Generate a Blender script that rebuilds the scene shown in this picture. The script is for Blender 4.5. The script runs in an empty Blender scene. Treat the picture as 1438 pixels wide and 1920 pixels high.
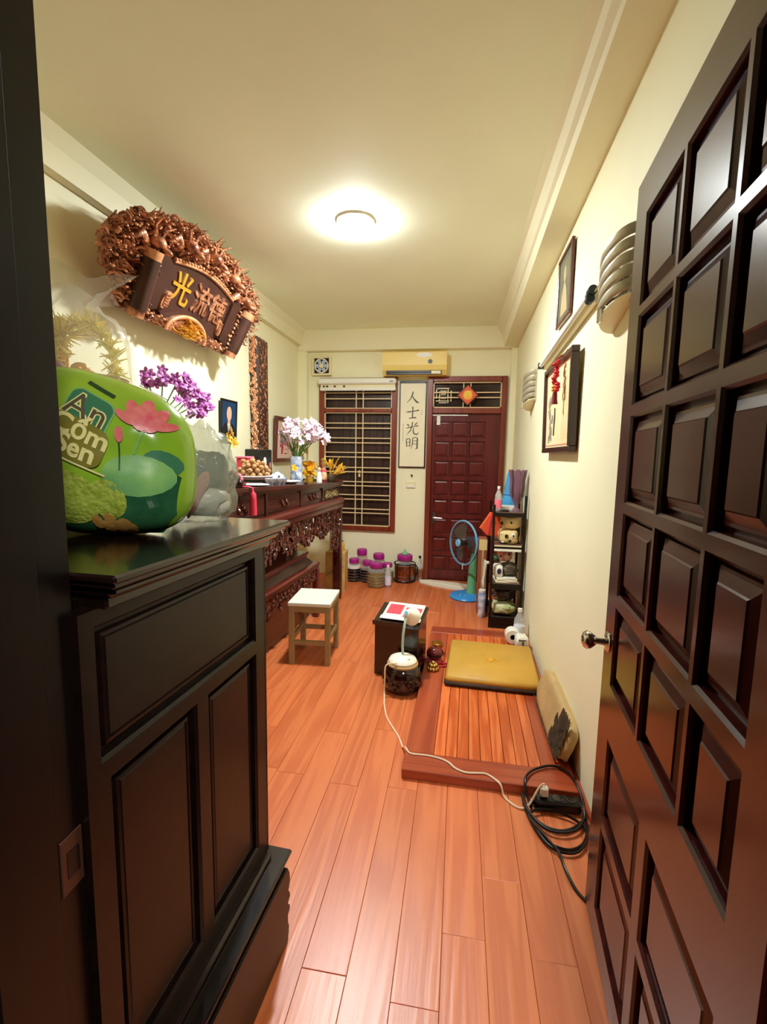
import bpy, bmesh, math, random
from mathutils import Vector, Matrix, noise
R = math.radians
random.seed(7)
scn = bpy.context.scene
col = scn.collection

# ---------------------------------------------------------------- camera
CAM_H = 1.45
def make_camera(yaw=.15726, pitch=.11906, roll=.0175, f=885.0):
    cy, sy = math.cos(yaw), math.sin(yaw)
    fwd = Vector((-sy*math.cos(pitch), cy*math.cos(pitch), -math.sin(pitch)))
    right = Vector((cy, sy, 0)); up = right.cross(fwd)
    c, s = math.cos(roll), math.sin(roll)
    r2 = c*right + s*up; u2 = -s*right + c*up
    cd = bpy.data.cameras.new('camera'); cd.sensor_fit = 'HORIZONTAL'; cd.sensor_width = 36
    cd.lens = f/1438*36; cd.clip_start = .02
    o = bpy.data.objects.new('camera', cd); col.objects.link(o)
    M = Matrix((r2, u2, -fwd)).transposed().to_4x4(); M.translation = Vector((0, 0, CAM_H))
    o.matrix_world = M; scn.camera = o
make_camera()

# ---------------------------------------------------------------- world, exposure
w = bpy.data.worlds.new('world'); scn.world = w; w.use_nodes = True
w.node_tree.nodes['Background'].inputs[0].default_value = (.55, .6, .62, 1)
w.node_tree.nodes['Background'].inputs[1].default_value = .02
scn.view_settings.view_transform = 'Standard'; scn.view_settings.look = 'None'
scn.view_settings.gamma = 1; scn.view_settings.use_curve_mapping = False
scn.view_settings.exposure = 0.14
scn.cycles.max_bounces = 10; scn.cycles.diffuse_bounces = 9; scn.cycles.glossy_bounces = 5
scn.cycles.transparent_max_bounces = 16; scn.cycles.caustics_reflective = False
LAMP_STRENGTH = 620.0          # ceiling lamp's diffuser
HALL_FILL_POWER = 48.0
LAMP_COLOR = (.94, 1.0, 1.0)

# ---------------------------------------------------------------- materials
def lin(c):
    return tuple(((v/255)/12.92 if v/255 <= .04045 else ((v/255+.055)/1.055)**2.4) for v in c[:3]) + (1,)
def base(name):
    m = bpy.data.materials.new(name); m.use_nodes = True
    return m, m.node_tree.nodes, m.node_tree.links, m.node_tree.nodes['Principled BSDF']
def pm(name, c, rough=.5, metal=0, bump=0, bscale=60, var=0, vscale=9, trans=0, alpha=1, coat=0, c2=None, emit=0, ior=1.45, spec=.5):
    m, n, l, b = base(name)
    b.inputs['Base Color'].default_value = lin(c); b.inputs['Roughness'].default_value = rough
    b.inputs['Metallic'].default_value = metal; b.inputs['Transmission Weight'].default_value = trans
    b.inputs['Alpha'].default_value = alpha; b.inputs['Coat Weight'].default_value = coat
    b.inputs['Coat Roughness'].default_value = .12; b.inputs['IOR'].default_value = ior
    b.inputs['Specular IOR Level'].default_value = spec
    if emit:
        b.inputs['Emission Color'].default_value = lin(c); b.inputs['Emission Strength'].default_value = emit
    tc = n.new('ShaderNodeTexCoord')
    if var or c2:
        t = n.new('ShaderNodeTexNoise'); t.inputs['Scale'].default_value = vscale; t.inputs['Detail'].default_value = 4
        l.new(tc.outputs['Object'], t.inputs['Vector'])
        r = n.new('ShaderNodeValToRGB'); r.color_ramp.elements[0].position = .35; r.color_ramp.elements[1].position = .65
        k = lin(c)
        r.color_ramp.elements[0].color = tuple(v*(1-var) for v in k[:3])+(1,) if not c2 else k
        r.color_ramp.elements[1].color = tuple(min(1, v*(1+var)) for v in k[:3])+(1,) if not c2 else lin(c2)
        l.new(t.outputs['Fac'], r.inputs['Fac']); l.new(r.outputs['Color'], b.inputs['Base Color'])
    if bump:
        t = n.new('ShaderNodeTexNoise'); t.inputs['Scale'].default_value = bscale; t.inputs['Detail'].default_value = 3
        l.new(tc.outputs['Object'], t.inputs['Vector'])
        bp = n.new('ShaderNodeBump'); bp.inputs['Strength'].default_value = bump; bp.inputs['Distance'].default_value = .01
        l.new(t.outputs['Fac'], bp.inputs['Height']); l.new(bp.outputs['Normal'], b.inputs['Normal'])
    return m
def wood(name, c1, c2, rough=.3, axis=1, scale=7, coat=0, ring=6, bump=.05, rnd=False, spec=.5):
    """grain stretched along an axis of the object; rnd: each plank takes its own piece and tone"""
    m, n, l, b = base(name)
    tc = n.new('ShaderNodeTexCoord'); mp = n.new('ShaderNodeMapping')
    s = [scale*2.2]*3; s[axis] = scale*.13; mp.inputs['Scale'].default_value = s
    l.new(tc.outputs['Object'], mp.inputs['Vector'])
    if rnd:
        oi = n.new('ShaderNodeObjectInfo'); mu = n.new('ShaderNodeMath'); mu.operation = 'MULTIPLY'; mu.inputs[1].default_value = 40
        l.new(oi.outputs['Random'], mu.inputs[0]); l.new(mu.outputs[0], mp.inputs['Location'])
    t = n.new('ShaderNodeTexNoise'); t.inputs['Scale'].default_value = 1; t.inputs['Detail'].default_value = 2.5; t.inputs['Distortion'].default_value = .3
    l.new(mp.outputs[0], t.inputs['Vector'])
    q = n.new('ShaderNodeMath'); q.operation = 'MULTIPLY'; q.inputs[1].default_value = ring*6.283
    l.new(t.outputs['Fac'], q.inputs[0]); si = n.new('ShaderNodeMath'); si.operation = 'SINE'; l.new(q.outputs[0], si.inputs[0])
    mr = n.new('ShaderNodeMapRange'); mr.inputs[1].default_value = -1; mr.inputs[2].default_value = 1; l.new(si.outputs[0], mr.inputs[0])
    f = n.new('ShaderNodeTexNoise'); f.inputs['Scale'].default_value = 12; f.inputs['Detail'].default_value = 3; l.new(mp.outputs[0], f.inputs['Vector'])
    ad = n.new('ShaderNodeMix'); ad.data_type = 'FLOAT'; ad.inputs[0].default_value = .45
    l.new(mr.outputs[0], ad.inputs[2]); l.new(f.outputs['Fac'], ad.inputs[3])
    r = n.new('ShaderNodeValToRGB'); r.color_ramp.elements[0].position = .2; r.color_ramp.elements[1].position = .75
    r.color_ramp.elements[0].color = lin(c1); r.color_ramp.elements[1].color = lin(c2)
    l.new(ad.outputs[0], r.inputs['Fac']); out = r.outputs['Color']
    if rnd:
        hs = n.new('ShaderNodeHueSaturation'); m2 = n.new('ShaderNodeMapRange'); m2.inputs[3].default_value = .95; m2.inputs[4].default_value = 1.05
        l.new(oi.outputs['Random'], m2.inputs[0]); l.new(m2.outputs[0], hs.inputs['Value']); l.new(out, hs.inputs['Color']); out = hs.outputs[0]
    l.new(out, b.inputs['Base Color'])
    b.inputs['Roughness'].default_value = rough; b.inputs['Coat Weight'].default_value = coat; b.inputs['Coat Roughness'].default_value = .1
    b.inputs['Specular IOR Level'].default_value = spec
    if bump:
        bp = n.new('ShaderNodeBump'); bp.inputs['Strength'].default_value = bump; bp.inputs['Distance'].default_value = .004
        l.new(ad.outputs[0], bp.inputs['Height']); l.new(bp.outputs['Normal'], b.inputs['Normal'])
    return m
def plastic_film(name, c, rough=.12, alpha=.35):
    return pm(name, c, rough, alpha=alpha, bump=.5, bscale=35, spec=.8)
M = {}
M['wall'] = pm('cream wall paint', (243, 240, 206), .6, bump=.02, bscale=200, var=.02, vscale=2)
M['ceiling'] = pm('ceiling paint', (244, 249, 226), .7, var=.02, vscale=2)
M['trim'] = pm('beam paint', (240, 236, 206), .65)
M['floorwood'] = wood('laminate plank', (198, 100, 53), (214, 118, 67), .36, 1, 5, .0, 5, .16, True, spec=.75)
M['under'] = pm('underfloor', (40, 18, 10), .8)
M['door'] = wood('dark red door wood', (50, 13, 9), (66, 19, 13), .24, 2, 6, .14, 3, .02, spec=.4)
M['frame_dark'] = wood('black brown frame wood', (13, 7, 6), (19, 10, 8), .36, 2, 6, 0, 3, .02, spec=.3)
M['backdoor'] = wood('wine red door wood', (84, 22, 20), (104, 33, 28), .3, 2, 6, .2, 3, .02)
M['backframe'] = wood('red brown frame wood', (112, 42, 22), (134, 56, 32), .35, 2, 6, .1, 3, .02)
M['shutter'] = wood('dark shutter wood', (44, 26, 20), (62, 38, 28), .35, 2, 6, .1, 3, .02)
M['iron_cream'] = pm('cream painted iron', (232, 206, 160), .4)
M['cabinet'] = wood('black walnut cabinet', (16, 7, 5), (24, 11, 8), .32, 1, 6, .04, 3, .03, spec=.32)
M['cabinet_gloss'] = wood('polished black walnut', (18, 8, 6), (28, 13, 9), .2, 1, 6, .5, 3, .03)
M['altar'] = wood('dark altar wood', (56, 22, 16), (78, 32, 23), .3, 1, 6, .25, 3, .03)
M['altar_rail'] = wood('red altar rail wood', (82, 26, 18), (106, 38, 26), .28, 1, 6, .3, 3, .03)
M['carving'] = pm('carved altar wood', (84, 36, 26), .28, var=.3, vscale=25, coat=.4)
M['black'] = pm('black satin', (14, 12, 12), .35)
M['blackgloss'] = pm('black gloss', (12, 9, 9), .15, coat=.5)
M['chrome'] = pm('chrome', (205, 200, 190), .15, 1)
M['steel'] = pm('brushed steel', (150, 140, 120), .35, .9)
M['nickel'] = pm('satin nickel', (196, 190, 166), .35, .55)
M['copper'] = pm('gilded copper carving', (222, 152, 112), .32, .3, c2=(120, 68, 46), vscale=22, bump=.4, bscale=70)  # two tones put the carving's highlights and dark gaps into the colour
M['copper_hi'] = pm('bright gilded carving', (236, 176, 130), .36, .25, c2=(206, 134, 90), vscale=18)
M['tablet'] = pm('dark plaque tablet', (70, 42, 34), .35, var=.2, vscale=5)
M['gold'] = pm('gold paint', (232, 170, 60), .35, .4)
M['white'] = pm('white plastic', (236, 236, 226), .4)
M['cream'] = pm('cream plastic', (236, 226, 186), .4)
M['acyellow'] = pm('yellowed air conditioner plastic', (240, 214, 128), .4)
M['paper'] = pm('cream paper', (240, 232, 202), .45, var=.03, vscale=4, coat=.15)
M['ink'] = pm('grey ink', (92, 88, 70), .6)
M['orange'] = pm('orange red paper', (226, 92, 50), .5)
M['red'] = pm('red', (196, 30, 40), .5)
M['pinkred'] = pm('pink red silk', (226, 58, 84), .5)
M['pink'] = pm('pink', (236, 120, 140), .5)
M['magenta'] = pm('magenta ink', (190, 40, 92), .5)
M['purplelid'] = pm('magenta lid plastic', (168, 32, 132), .35)
M['purple'] = pm('purple petals', (150, 60, 150), .5, c2=(206, 130, 200), vscale=40)
M['lilac'] = pm('lilac petals', (232, 196, 226), .5, c2=(246, 232, 240), vscale=30)
M['green'] = pm('leaf green', (92, 132, 58), .5, var=.3, vscale=20)
M['darkgreen'] = pm('dark green', (36, 72, 44), .4)
M['yellow'] = pm('yellow petals', (246, 196, 24), .5, c2=(232, 140, 16), vscale=30)
M['goldleaf'] = pm('gold foil leaves', (226, 176, 62), .35, .35)
M['seat_white'] = pm('pale laminate stool top', (222, 228, 214), .35)
M['stoolwood'] = pm('pale green brown stool wood', (152, 134, 92), .5, var=.1, vscale=12)
M['platform'] = wood('platform frame wood', (146, 58, 32), (170, 76, 44), .3, 0, 6, .2, 3, .03)
M['platplank'] = wood('platform board wood', (188, 84, 36), (222, 116, 60), .3, 1, 9, .2, 3, .03, True)
M['goldcloth'] = pm('gold satin mat', (198, 152, 58), .5, var=.06, vscale=6, bump=.1, bscale=90)
M['matedge'] = pm('dark mat edge', (66, 44, 24), .7, c2=(40, 26, 18), vscale=22)
M['beige'] = pm('beige cushion cloth', (190, 160, 108), .7, var=.1, vscale=8, bump=.2, bscale=60)
M['brownprint'] = pm('dark brown print', (74, 54, 32), .7, var=.3, vscale=30)
M['lectern'] = wood('black lectern wood', (24, 9, 11), (36, 15, 16), .18, 0, 6, .5, 3, .02)
M['rackmetal'] = pm('black rack metal', (28, 20, 16), .35, .3)
M['rackshelf'] = pm('rack shelf board', (104, 76, 62), .4)
M['fanblue'] = pm('blue fan plastic', (52, 142, 214), .3)
M['fanlight'] = pm('light blue plastic', (120, 186, 226), .3)
M['fangreen'] = pm('mint green plastic', (110, 186, 136), .35)
M['blade'] = pm('smoked fan blade', (92, 80, 68), .25, alpha=.95)
M['wire'] = pm('guard wire', (70, 66, 62), .35, .6)
M['glass'] = pm('clear glass', (240, 246, 240), .05, trans=1, ior=1.3)
M['jarglass'] = pm('jar glass', (236, 240, 236), .06, alpha=.13, spec=.9)
M['clearplastic'] = pm('clear plastic', (235, 238, 236), .1, alpha=.32, spec=.8)
M['purpleglass'] = pm('purple glass', (138, 94, 118), .08, alpha=.62, spec=.8)
M['darkwine'] = pm('dark steeped liquor', (26, 12, 12), .15, coat=.5)
M['amber'] = pm('amber liquor', (136, 62, 18), .12, c2=(84, 34, 14), vscale=12, coat=.6)
M['olive'] = pm('olive liquor', (112, 106, 66), .15, c2=(138, 128, 84), vscale=14, coat=.5)
M['plywood'] = pm('plywood', (214, 178, 112), .5, c2=(188, 148, 84), vscale=9)
M['cable'] = pm('black cable', (20, 16, 15), .35)
M['cord'] = pm('white cord', (238, 220, 190), .4)
M['porcelain'] = pm('white porcelain', (236, 238, 236), .15, coat=.5)
M['bluewhite'] = pm('blue and white porcelain', (236, 240, 244), .15, c2=(116, 140, 190), vscale=22, coat=.5)
M['longan'] = pm('longan skin', (206, 168, 112), .6, c2=(160, 112, 66), vscale=30)
M['longandark'] = pm('dark longan skin', (150, 100, 60), .6, c2=(190, 146, 96), vscale=30)
M['darkfruit'] = pm('dark fruit', (52, 22, 26), .3, coat=.3)
M['bagprint'] = pm('lime green printed film', (160, 200, 56), .2, c2=(128, 182, 40), vscale=5, coat=.3)
M['bagdark'] = pm('dark green printed film', (24, 74, 48), .25, c2=(58, 118, 76), vscale=12)
M['teal'] = pm('teal print', (64, 128, 92), .3)
M['mint'] = pm('mint print', (118, 178, 112), .3, c2=(146, 200, 110), vscale=14)
M['khaki'] = pm('olive print', (134, 128, 48), .35)
M['lettercream'] = pm('cream letters', (244, 236, 160), .35)
M['letterbrown'] = pm('brown letters', (92, 84, 66), .35)
M['lotus'] = pm('lotus pink print', (226, 92, 110), .35, c2=(236, 140, 130), vscale=40)
M['youngrice'] = pm('young green rice print', (196, 212, 92), .5, c2=(160, 184, 60), vscale=60, bump=.4, bscale=120)
M['seedcream'] = pm('lotus seed print', (224, 180, 100), .45, c2=(200, 144, 66), vscale=40)
M['film'] = plastic_film('clear film', (232, 236, 226), .1, .16)
M['filmgrey'] = plastic_film('grey green film', (206, 214, 194), .14, .42)
M['cellophane'] = plastic_film('cellophane', (246, 248, 246), .06, .26)
M['navy'] = pm('navy packet', (40, 42, 84), .35)
M['salmon'] = pm('salmon packet', (206, 120, 110), .35)
M['greybag'] = pm('grey plastic bag', (120, 112, 100), .3, c2=(70, 64, 58), vscale=9, bump=.5, bscale=18)
M['darkbag'] = pm('dark grey plastic bag', (70, 60, 50), .25, c2=(32, 27, 24), vscale=8, bump=.6, bscale=16)
M['beigebag'] = pm('beige gift bag', (222, 198, 142), .4, var=.08, vscale=9, bump=.3, bscale=16)
M['whitebag'] = pm('white plastic bag', (232, 230, 216), .3, bump=.5, bscale=22)
M['greenbag'] = pm('green and white bag', (222, 222, 190), .35, c2=(150, 168, 72), vscale=9, bump=.4, bscale=18)
M['bluebag'] = pm('blue plastic', (70, 160, 214), .2, alpha=.85)
M['cardboard'] = pm('cream carton', (226, 204, 140), .55)
M['brownbox'] = pm('brown carton', (150, 84, 56), .6)
M['skin'] = pm('printed skin tone', (226, 176, 150), .5)
M['photoblue'] = pm('printed blue backdrop', (26, 62, 96), .3, var=.2, vscale=6)
M['suit'] = pm('printed dark suit', (24, 24, 30), .4)
M['oldphoto'] = pm('faded grey green print', (120, 122, 100), .3, c2=(92, 96, 84), vscale=9)
M['palebeige'] = pm('pale printed figure', (190, 170, 130), .4)
M['painting'] = pm('ivory painting silk', (240, 222, 178), .45, c2=(232, 206, 156), vscale=6)
M['sepia'] = pm('sepia brush ink', (140, 130, 116), .6)
M['picframe'] = wood('dark picture frame wood', (38, 15, 11), (58, 25, 17), .3, 2, 6, .2, 3, .02)
M['mahogany'] = wood('mahogany frame wood', (78, 28, 22), (98, 40, 30), .3, 2, 6, .2, 3, .02)
M['rug'] = pm('white door mat', (236, 226, 206), .8, bump=.3, bscale=120)
M['lampwhite'] = pm('lamp white plastic', (240, 236, 220), .35)
M['drumbrown'] = pm('dark drum wood', (34, 14, 10), .15, coat=.6, var=.3, vscale=14)
M['bookpaper'] = pm('book paper', (238, 214, 206), .5)
M['bookred'] = pm('book red block', (200, 66, 80), .5)
M['mokugyo'] = pm('carved red lacquer', (110, 26, 30), .25, coat=.4)
M['brass'] = pm('brass', (206, 160, 84), .3, .8)
M['concrete'] = pm('hall wall paint', (120, 116, 104), .8)
m_, n_, l_, b_ = base('lamp glow'); b_.inputs['Emission Color'].default_value = LAMP_COLOR+(1,); b_.inputs['Emission Strength'].default_value = LAMP_STRENGTH
b_.inputs['Base Color'].default_value = (1, 1, 1, 1); M['glow'] = m_

# ---------------------------------------------------------------- mesh builder
def frame(o, ux, uy, uz):
    m = Matrix((Vector(ux), Vector(uy), Vector(uz))).transposed().to_4x4(); m.translation = Vector(o); return m
def rotz(a, o=(0, 0, 0)): return Matrix.Translation(Vector(o)) @ Matrix.Rotation(a, 4, 'Z')
class MB:
    def __init__(s, M=None): s.v = []; s.f = []; s.M = M or Matrix()
    def add(s, vs, fs, M=None):
        k = len(s.v); T = s.M @ M if M is not None else s.M
        s.v += [T @ Vector(p) for p in vs]; s.f += [tuple(i+k for i in f) for f in fs]; return s
    def box(s, x0, x1, y0, y1, z0, z1, b=0, M=None):
        lo = (x0, y0, z0); hi = (x1, y1, z1)
        if not b:
            vs = [(hi[0] if i & 1 else x0, hi[1] if i & 2 else y0, hi[2] if i & 4 else z0) for i in range(8)]
            return s.add(vs, [(0, 2, 3, 1), (4, 5, 7, 6), (0, 1, 5, 4), (2, 6, 7, 3), (0, 4, 6, 2), (1, 3, 7, 5)], M)
        b = min(b, .49*min(x1-x0, y1-y0, z1-z0)); vs = []; ix = {}
        for c in range(8):
            for a in range(3):
                p = [hi[k] if c >> k & 1 else lo[k] for k in range(3)]
                for k in range(3):
                    if k != a: p[k] += -b if c >> k & 1 else b
                ix[c, a] = len(vs); vs.append(tuple(p))
        fs = []
        for a in range(3):
            o1, o2 = [k for k in range(3) if k != a]
            for sgn in (0, 1):
                cs = [sgn << a | i << o1 | j << o2 for i, j in ((0, 0), (1, 0), (1, 1), (0, 1))]
                fs.append(tuple(ix[c, a] for c in cs))
        for a in range(3):
            for b2 in range(a+1, 3):
                c3 = 3-a-b2
                for i in (0, 1):
                    for j in (0, 1):
                        c0 = i << a | j << b2; c1 = c0 | 1 << c3
                        fs.append((ix[c0, a], ix[c1, a], ix[c1, b2], ix[c0, b2]))
        for c in range(8): fs.append((ix[c, 0], ix[c, 1], ix[c, 2]))
        return s.add(vs, fs, M)
    def lathe(s, prof, seg=20, c=(0, 0, 0), M=None):
        vs = []; fs = []
        for r, z in prof:
            for i in range(seg):
                a = 6.28318*i/seg; vs.append((c[0]+max(r, 1e-4)*math.cos(a), c[1]+max(r, 1e-4)*math.sin(a), c[2]+z))
        for j in range(len(prof)-1):
            for i in range(seg):
                k = (i+1) % seg; fs.append((j*seg+i, j*seg+k, (j+1)*seg+k, (j+1)*seg+i))
        fs.append(tuple(range(seg-1, -1, -1))); fs.append(tuple((len(prof)-1)*seg+i for i in range(seg)))
        return s.add(vs, fs, M)
    def cyl(s, p0, p1, r0, r1=None, seg=12, M=None): return s.tube([p0, p1], r0, seg, radii=[r0, r0 if r1 is None else r1], M=M)
    def tube(s, pts, r, seg=6, radii=None, closed=False, M=None):
        P = [Vector(p) for p in pts]; n = len(P); vs = []; fs = []; up = None
        for i in range(n):
            if closed: t = P[(i+1) % n]-P[i-1]
            else: t = P[min(i+1, n-1)]-P[max(i-1, 0)]
            if t.length < 1e-9: t = Vector((0, 0, 1))
            t.normalize()
            if up is None: up = Vector((0, 0, 1)) if abs(t.z) < .9 else Vector((1, 0, 0))
            a = t.cross(up)
            if a.length < 1e-6: a = t.orthogonal()
            a.normalize(); b = a.cross(t); up = b
            rr = radii[i] if radii else r
            for k in range(seg):
                q = 6.28318*k/seg; vs.append(P[i]+a*(rr*math.cos(q))+b*(rr*math.sin(q)))
        for i in range(n if closed else n-1):
            j = (i+1) % n
            for k in range(seg):
                l = (k+1) % seg; fs.append((i*seg+k, i*seg+l, j*seg+l, j*seg+k))
        if not closed: fs.append(tuple(range(seg-1, -1, -1))); fs.append(tuple((n-1)*seg+k for k in range(seg)))
        return s.add(vs, fs, M)
    def prism(s, poly, h0, h1, M=None):
        """poly in local xy, from z=h0 to z=h1"""
        n = len(poly); vs = [(p[0], p[1], h0) for p in poly]+[(p[0], p[1], h1) for p in poly]
        fs = [tuple(range(n-1, -1, -1)), tuple(range(n, 2*n))]+[(i, (i+1) % n, n+(i+1) % n, n+i) for i in range(n)]
        return s.add(vs, fs, M)
    def ell(s, c, r, seg=12, rings=8, M=None, p=1.0, wob=0, seed=0):
        """ellipsoid; p<1 squares it off, wob crumples it"""
        vs = []; fs = []
        sg = lambda x: math.copysign(abs(x)**p, x)
        for j in range(rings+1):
            t = math.pi*(j/rings-.5)
            for i in range(seg):
                a = 6.28318*i/seg
                q = Vector((sg(math.cos(t))*sg(math.cos(a)), sg(math.cos(t))*sg(math.sin(a)), sg(math.sin(t))))
                k = 1+(wob*noise.noise(q*2.1+Vector((seed*3.7, seed, 0)))+wob*.6*noise.noise(q*5+Vector((seed, seed*2.2, 1))) if wob else 0)
                vs.append((c[0]+q.x*r[0]*k, c[1]+q.y*r[1]*k, c[2]+q.z*r[2]*k))
        for j in range(rings):
            for i in range(seg):
                k = (i+1) % seg; fs.append((j*seg+i, j*seg+k, (j+1)*seg+k, (j+1)*seg+i))
        return s.add(vs, fs, M)
    def mesh(s, name, mat, smooth=None):
        bm = bmesh.new()
        V = [bm.verts.new(p) for p in s.v]
        for f in s.f:
            try: bm.faces.new([V[i] for i in f])
            except ValueError: pass
        bmesh.ops.remove_doubles(bm, verts=bm.verts, dist=1e-6)
        bmesh.ops.recalc_face_normals(bm, faces=bm.faces)
        me = bpy.data.meshes.new(name); bm.to_mesh(me); bm.free()
        me.materials.append(M[mat] if isinstance(mat, str) else mat)
        if smooth:
            for p in me.polygons: p.use_smooth = True
            me.set_sharp_from_angle(angle=R(smooth))
        return me
def link(name, me, parent=None):
    o = bpy.data.objects.new(name, me); col.objects.link(o)
    if parent: o.parent = parent
    return o
def part(name, mb, mat, parent=None, smooth=None, label=None, kind=None):
    o = link(name, mb.mesh(name, mat, smooth), parent)
    if label: o['label'] = label
    if kind: o['kind'] = kind
    return o
def tag(o, label, cat, group=None):
    o['label'] = label; o['category'] = cat
    if group: o['group'] = group
    return o
def thing(name, label, cat, loc=(0, 0, 0), rz=0, group=None):
    o = link(name, None); o.location = loc; o.rotation_euler = (0, 0, rz); o.empty_display_size = .05
    return tag(o, label, cat, group)
def struct(name, mb=None, mat=None, smooth=None, loc=(0, 0, 0), rz=0):
    o = part(name, mb, mat, None, smooth) if mb else link(name, None)
    o.location = loc; o.rotation_euler = (0, 0, rz); o['kind'] = 'structure'; return o
def dup(o, parent=None):
    c = o.copy(); col.objects.link(c)
    if parent: c.parent = parent
    for ch in list(o.children): dup(ch, c)
    return c
_txt = {}
def text_part(name, body, size, Mx, mat, parent, ext=.002, bold=0, mapper=None, label=None):
    cu = bpy.data.curves.new('lettering', 'FONT'); cu.body = body; cu.size = size; cu.align_x = 'CENTER'; cu.align_y = 'CENTER'
    cu.extrude = ext; cu.offset = bold; cu.resolution_u = 4
    t = bpy.data.objects.new('lettering', cu); col.objects.link(t)
    bpy.context.view_layer.update()
    me = bpy.data.meshes.new_from_object(t.evaluated_get(bpy.context.evaluated_depsgraph_get()))
    bpy.data.objects.remove(t); bpy.data.curves.remove(cu)
    me.materials.clear(); me.materials.append(M[mat]); me.name = name
    for v in me.vertices:
        v.co = mapper(v.co) if mapper else Mx @ v.co
    o = link(name, me, parent)
    if label: o['label'] = label
    return o
def ellpts(cx, cy, rx, ry, n=20, rot=0):
    return [(cx+rx*math.cos(a)*math.cos(rot)-ry*math.sin(a)*math.sin(rot), cy+rx*math.cos(a)*math.sin(rot)+ry*math.sin(a)*math.cos(rot)) for a in [6.28318*i/n for i in range(n)]]
def curl(mb, Mx, u, v, size, ang, th, turns=1.2, lift=.012, sgn=1, seg=5, n=10):
    """a carved scroll: a tapering spiral tube standing proud of the carved face"""
    pts = []; rad = []
    for i in range(n):
        k = i/(n-1); r = size*(1-.8*k); a = ang+sgn*turns*6.28*k
        pts.append((u+r*math.cos(a), v+r*math.sin(a), lift*(.4+k))); rad.append(th*(.55+.7*math.sin(3.14*min(1, k+.15))))
    mb.tube(pts, th, seg, rad, M=Mx)
def smooth_path(P, n=4):
    P = [Vector(p) for p in P]; out = []
    for i in range(len(P)-1):
        p0, p1, p2, p3 = P[max(i-1, 0)], P[i], P[i+1], P[min(i+2, len(P)-1)]
        for k in range(n):
            u = k/n; out.append(.5*((2*p1)+(p2-p0)*u+(2*p0-5*p1+4*p2-p3)*u*u+(3*p1-p0-3*p2+p3)*u**3))
    return out+[P[-1]]
def flame(mb, Mx, u, v, ang, ln, th, bend=.4, out=.03):
    pts = []; rad = []
    for i in range(5):
        k = i/4; a = ang+bend*k
        pts.append((u+ln*k*math.cos(a), v+ln*k*math.sin(a), .01+out*k)); rad.append(th*(1-.85*k))
    mb.tube(pts, th, 5, rad, M=Mx)

# ================================================================ the room
XL, XR, YF, YB, ZC = -1.90, .58, .59, 5.50, 2.87
# unseen fill light added behind the camera to brighten the snack bag's front
hl = bpy.data.lights.new('hall_fill_light', 'AREA'); hl.shape = 'DISK'; hl.size = .3; hl.energy = HALL_FILL_POWER; hl.color = (1, .96, .88)
ho = bpy.data.objects.new('hall_fill_light', hl); col.objects.link(ho); ho.location = (.50, -.55, 2.42)
fl = struct('floor', MB().box(XL-.1, XR+.1, .40, YB+.1, -.06, -.012), 'under')
PW = .13; _pk = {}
def plank(W, L):
    W, L = round(W, 3), round(L, 2)
    if (W, L) not in _pk: _pk[W, L] = MB().box(-W/2+.0005, W/2-.0005, -L/2+.0005, L/2-.0005, -.012, 0, .0010).mesh('plank', 'floorwood')
    return _pk[W, L]
seams = [XR]+[.518-PW*k for k in range(19) if .518-PW*k > XL+.02]+[XL]
joint = {3: 1.517-.40, 4: 1.30-.40, 5: 1.09-.40}      # butt joints seen in the photograph
for k in range(len(seams)-1):
    y = .40; first = True; off = joint.get(k, random.uniform(.25, 1.2))
    while y < YB-.01:
        L = min(off if first else 1.2, YB-y); first = False
        if YB-y-L < .15: L = YB-y
        o = link('plank', plank(seams[k]-seams[k+1], L), fl); o.location = ((seams[k]+seams[k+1])/2, y+L/2, 0); y += L
struct('ceiling', MB().box(XL-.1, XR+.1, .40, YB+.1, ZC, ZC+.1), 'ceiling')
struct('wall_left', MB().box(XL-.1, XL, .40, YB+.1, -.06, ZC), 'wall')
struct('wall_right', MB().box(XR, XR+.1, .40, YB+.1, -.06, ZC), 'wall')
WX0, WX1, WZ0, WZ1 = -1.655, -.73, .555, 2.335
DX0, DX1, DZ1 = -.383, .492, 2.343
mb = MB()
for a in ((XL, WX0, -.06, ZC), (WX1, DX0, -.06, ZC), (DX1, XR, -.06, ZC), (WX0, WX1, -.06, WZ0), (WX0, WX1, WZ1, ZC), (DX0, DX1, DZ1, ZC)):
    mb.box(a[0], a[1], YB, YB+.14, a[2], a[3])
struct('wall_back', mb, 'wall')
mb = MB().box(XL, -.66, .45, YF, -.012, ZC).box(.50, XR, .45, YF, -.012, ZC).box(-.66, .50, .45, YF, 2.31, ZC)
struct('wall_front', mb, 'concrete')
# beams and corner pillars
struct('trim_1', MB().prism([(XL, 2.695), (-1.845, 2.695), (-1.838, 2.80), (-1.80, ZC), (XL, ZC)], YF, YB, M=frame((0, 0, 0), (1, 0, 0), (0, 0, 1), (0, 1, 0))), 'trim')
vs = []
for y, zb in ((YF, 2.83), (5.42, 2.645)):
    vs += [(XR, y, zb), (.435, y, zb), (.405, y, (zb+ZC)/2), (.345, y, ZC), (XR, y, ZC)]
struct('trim_2', MB().add(vs, [(0, 1, 2, 3, 4), (9, 8, 7, 6, 5)]+[(i, (i+1) % 5, 5+(i+1) % 5, 5+i) for i in range(5)]), 'trim')
struct('trim_3', MB().box(XL, XR, 5.42, YB, 2.635, ZC, .006), 'trim')
struct('trim_4', MB().box(XL, -1.79, 5.42, YB, 0, 2.635, .006), 'wall')
struct('trim_5', MB().box(.512, XR, 5.42, YB, 0, 2.635, .006), 'wall')
struct('baseboard_right', MB().box(XR-.016, XR, YF, 5.42, 0, .028, .004), 'platform')
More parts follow.
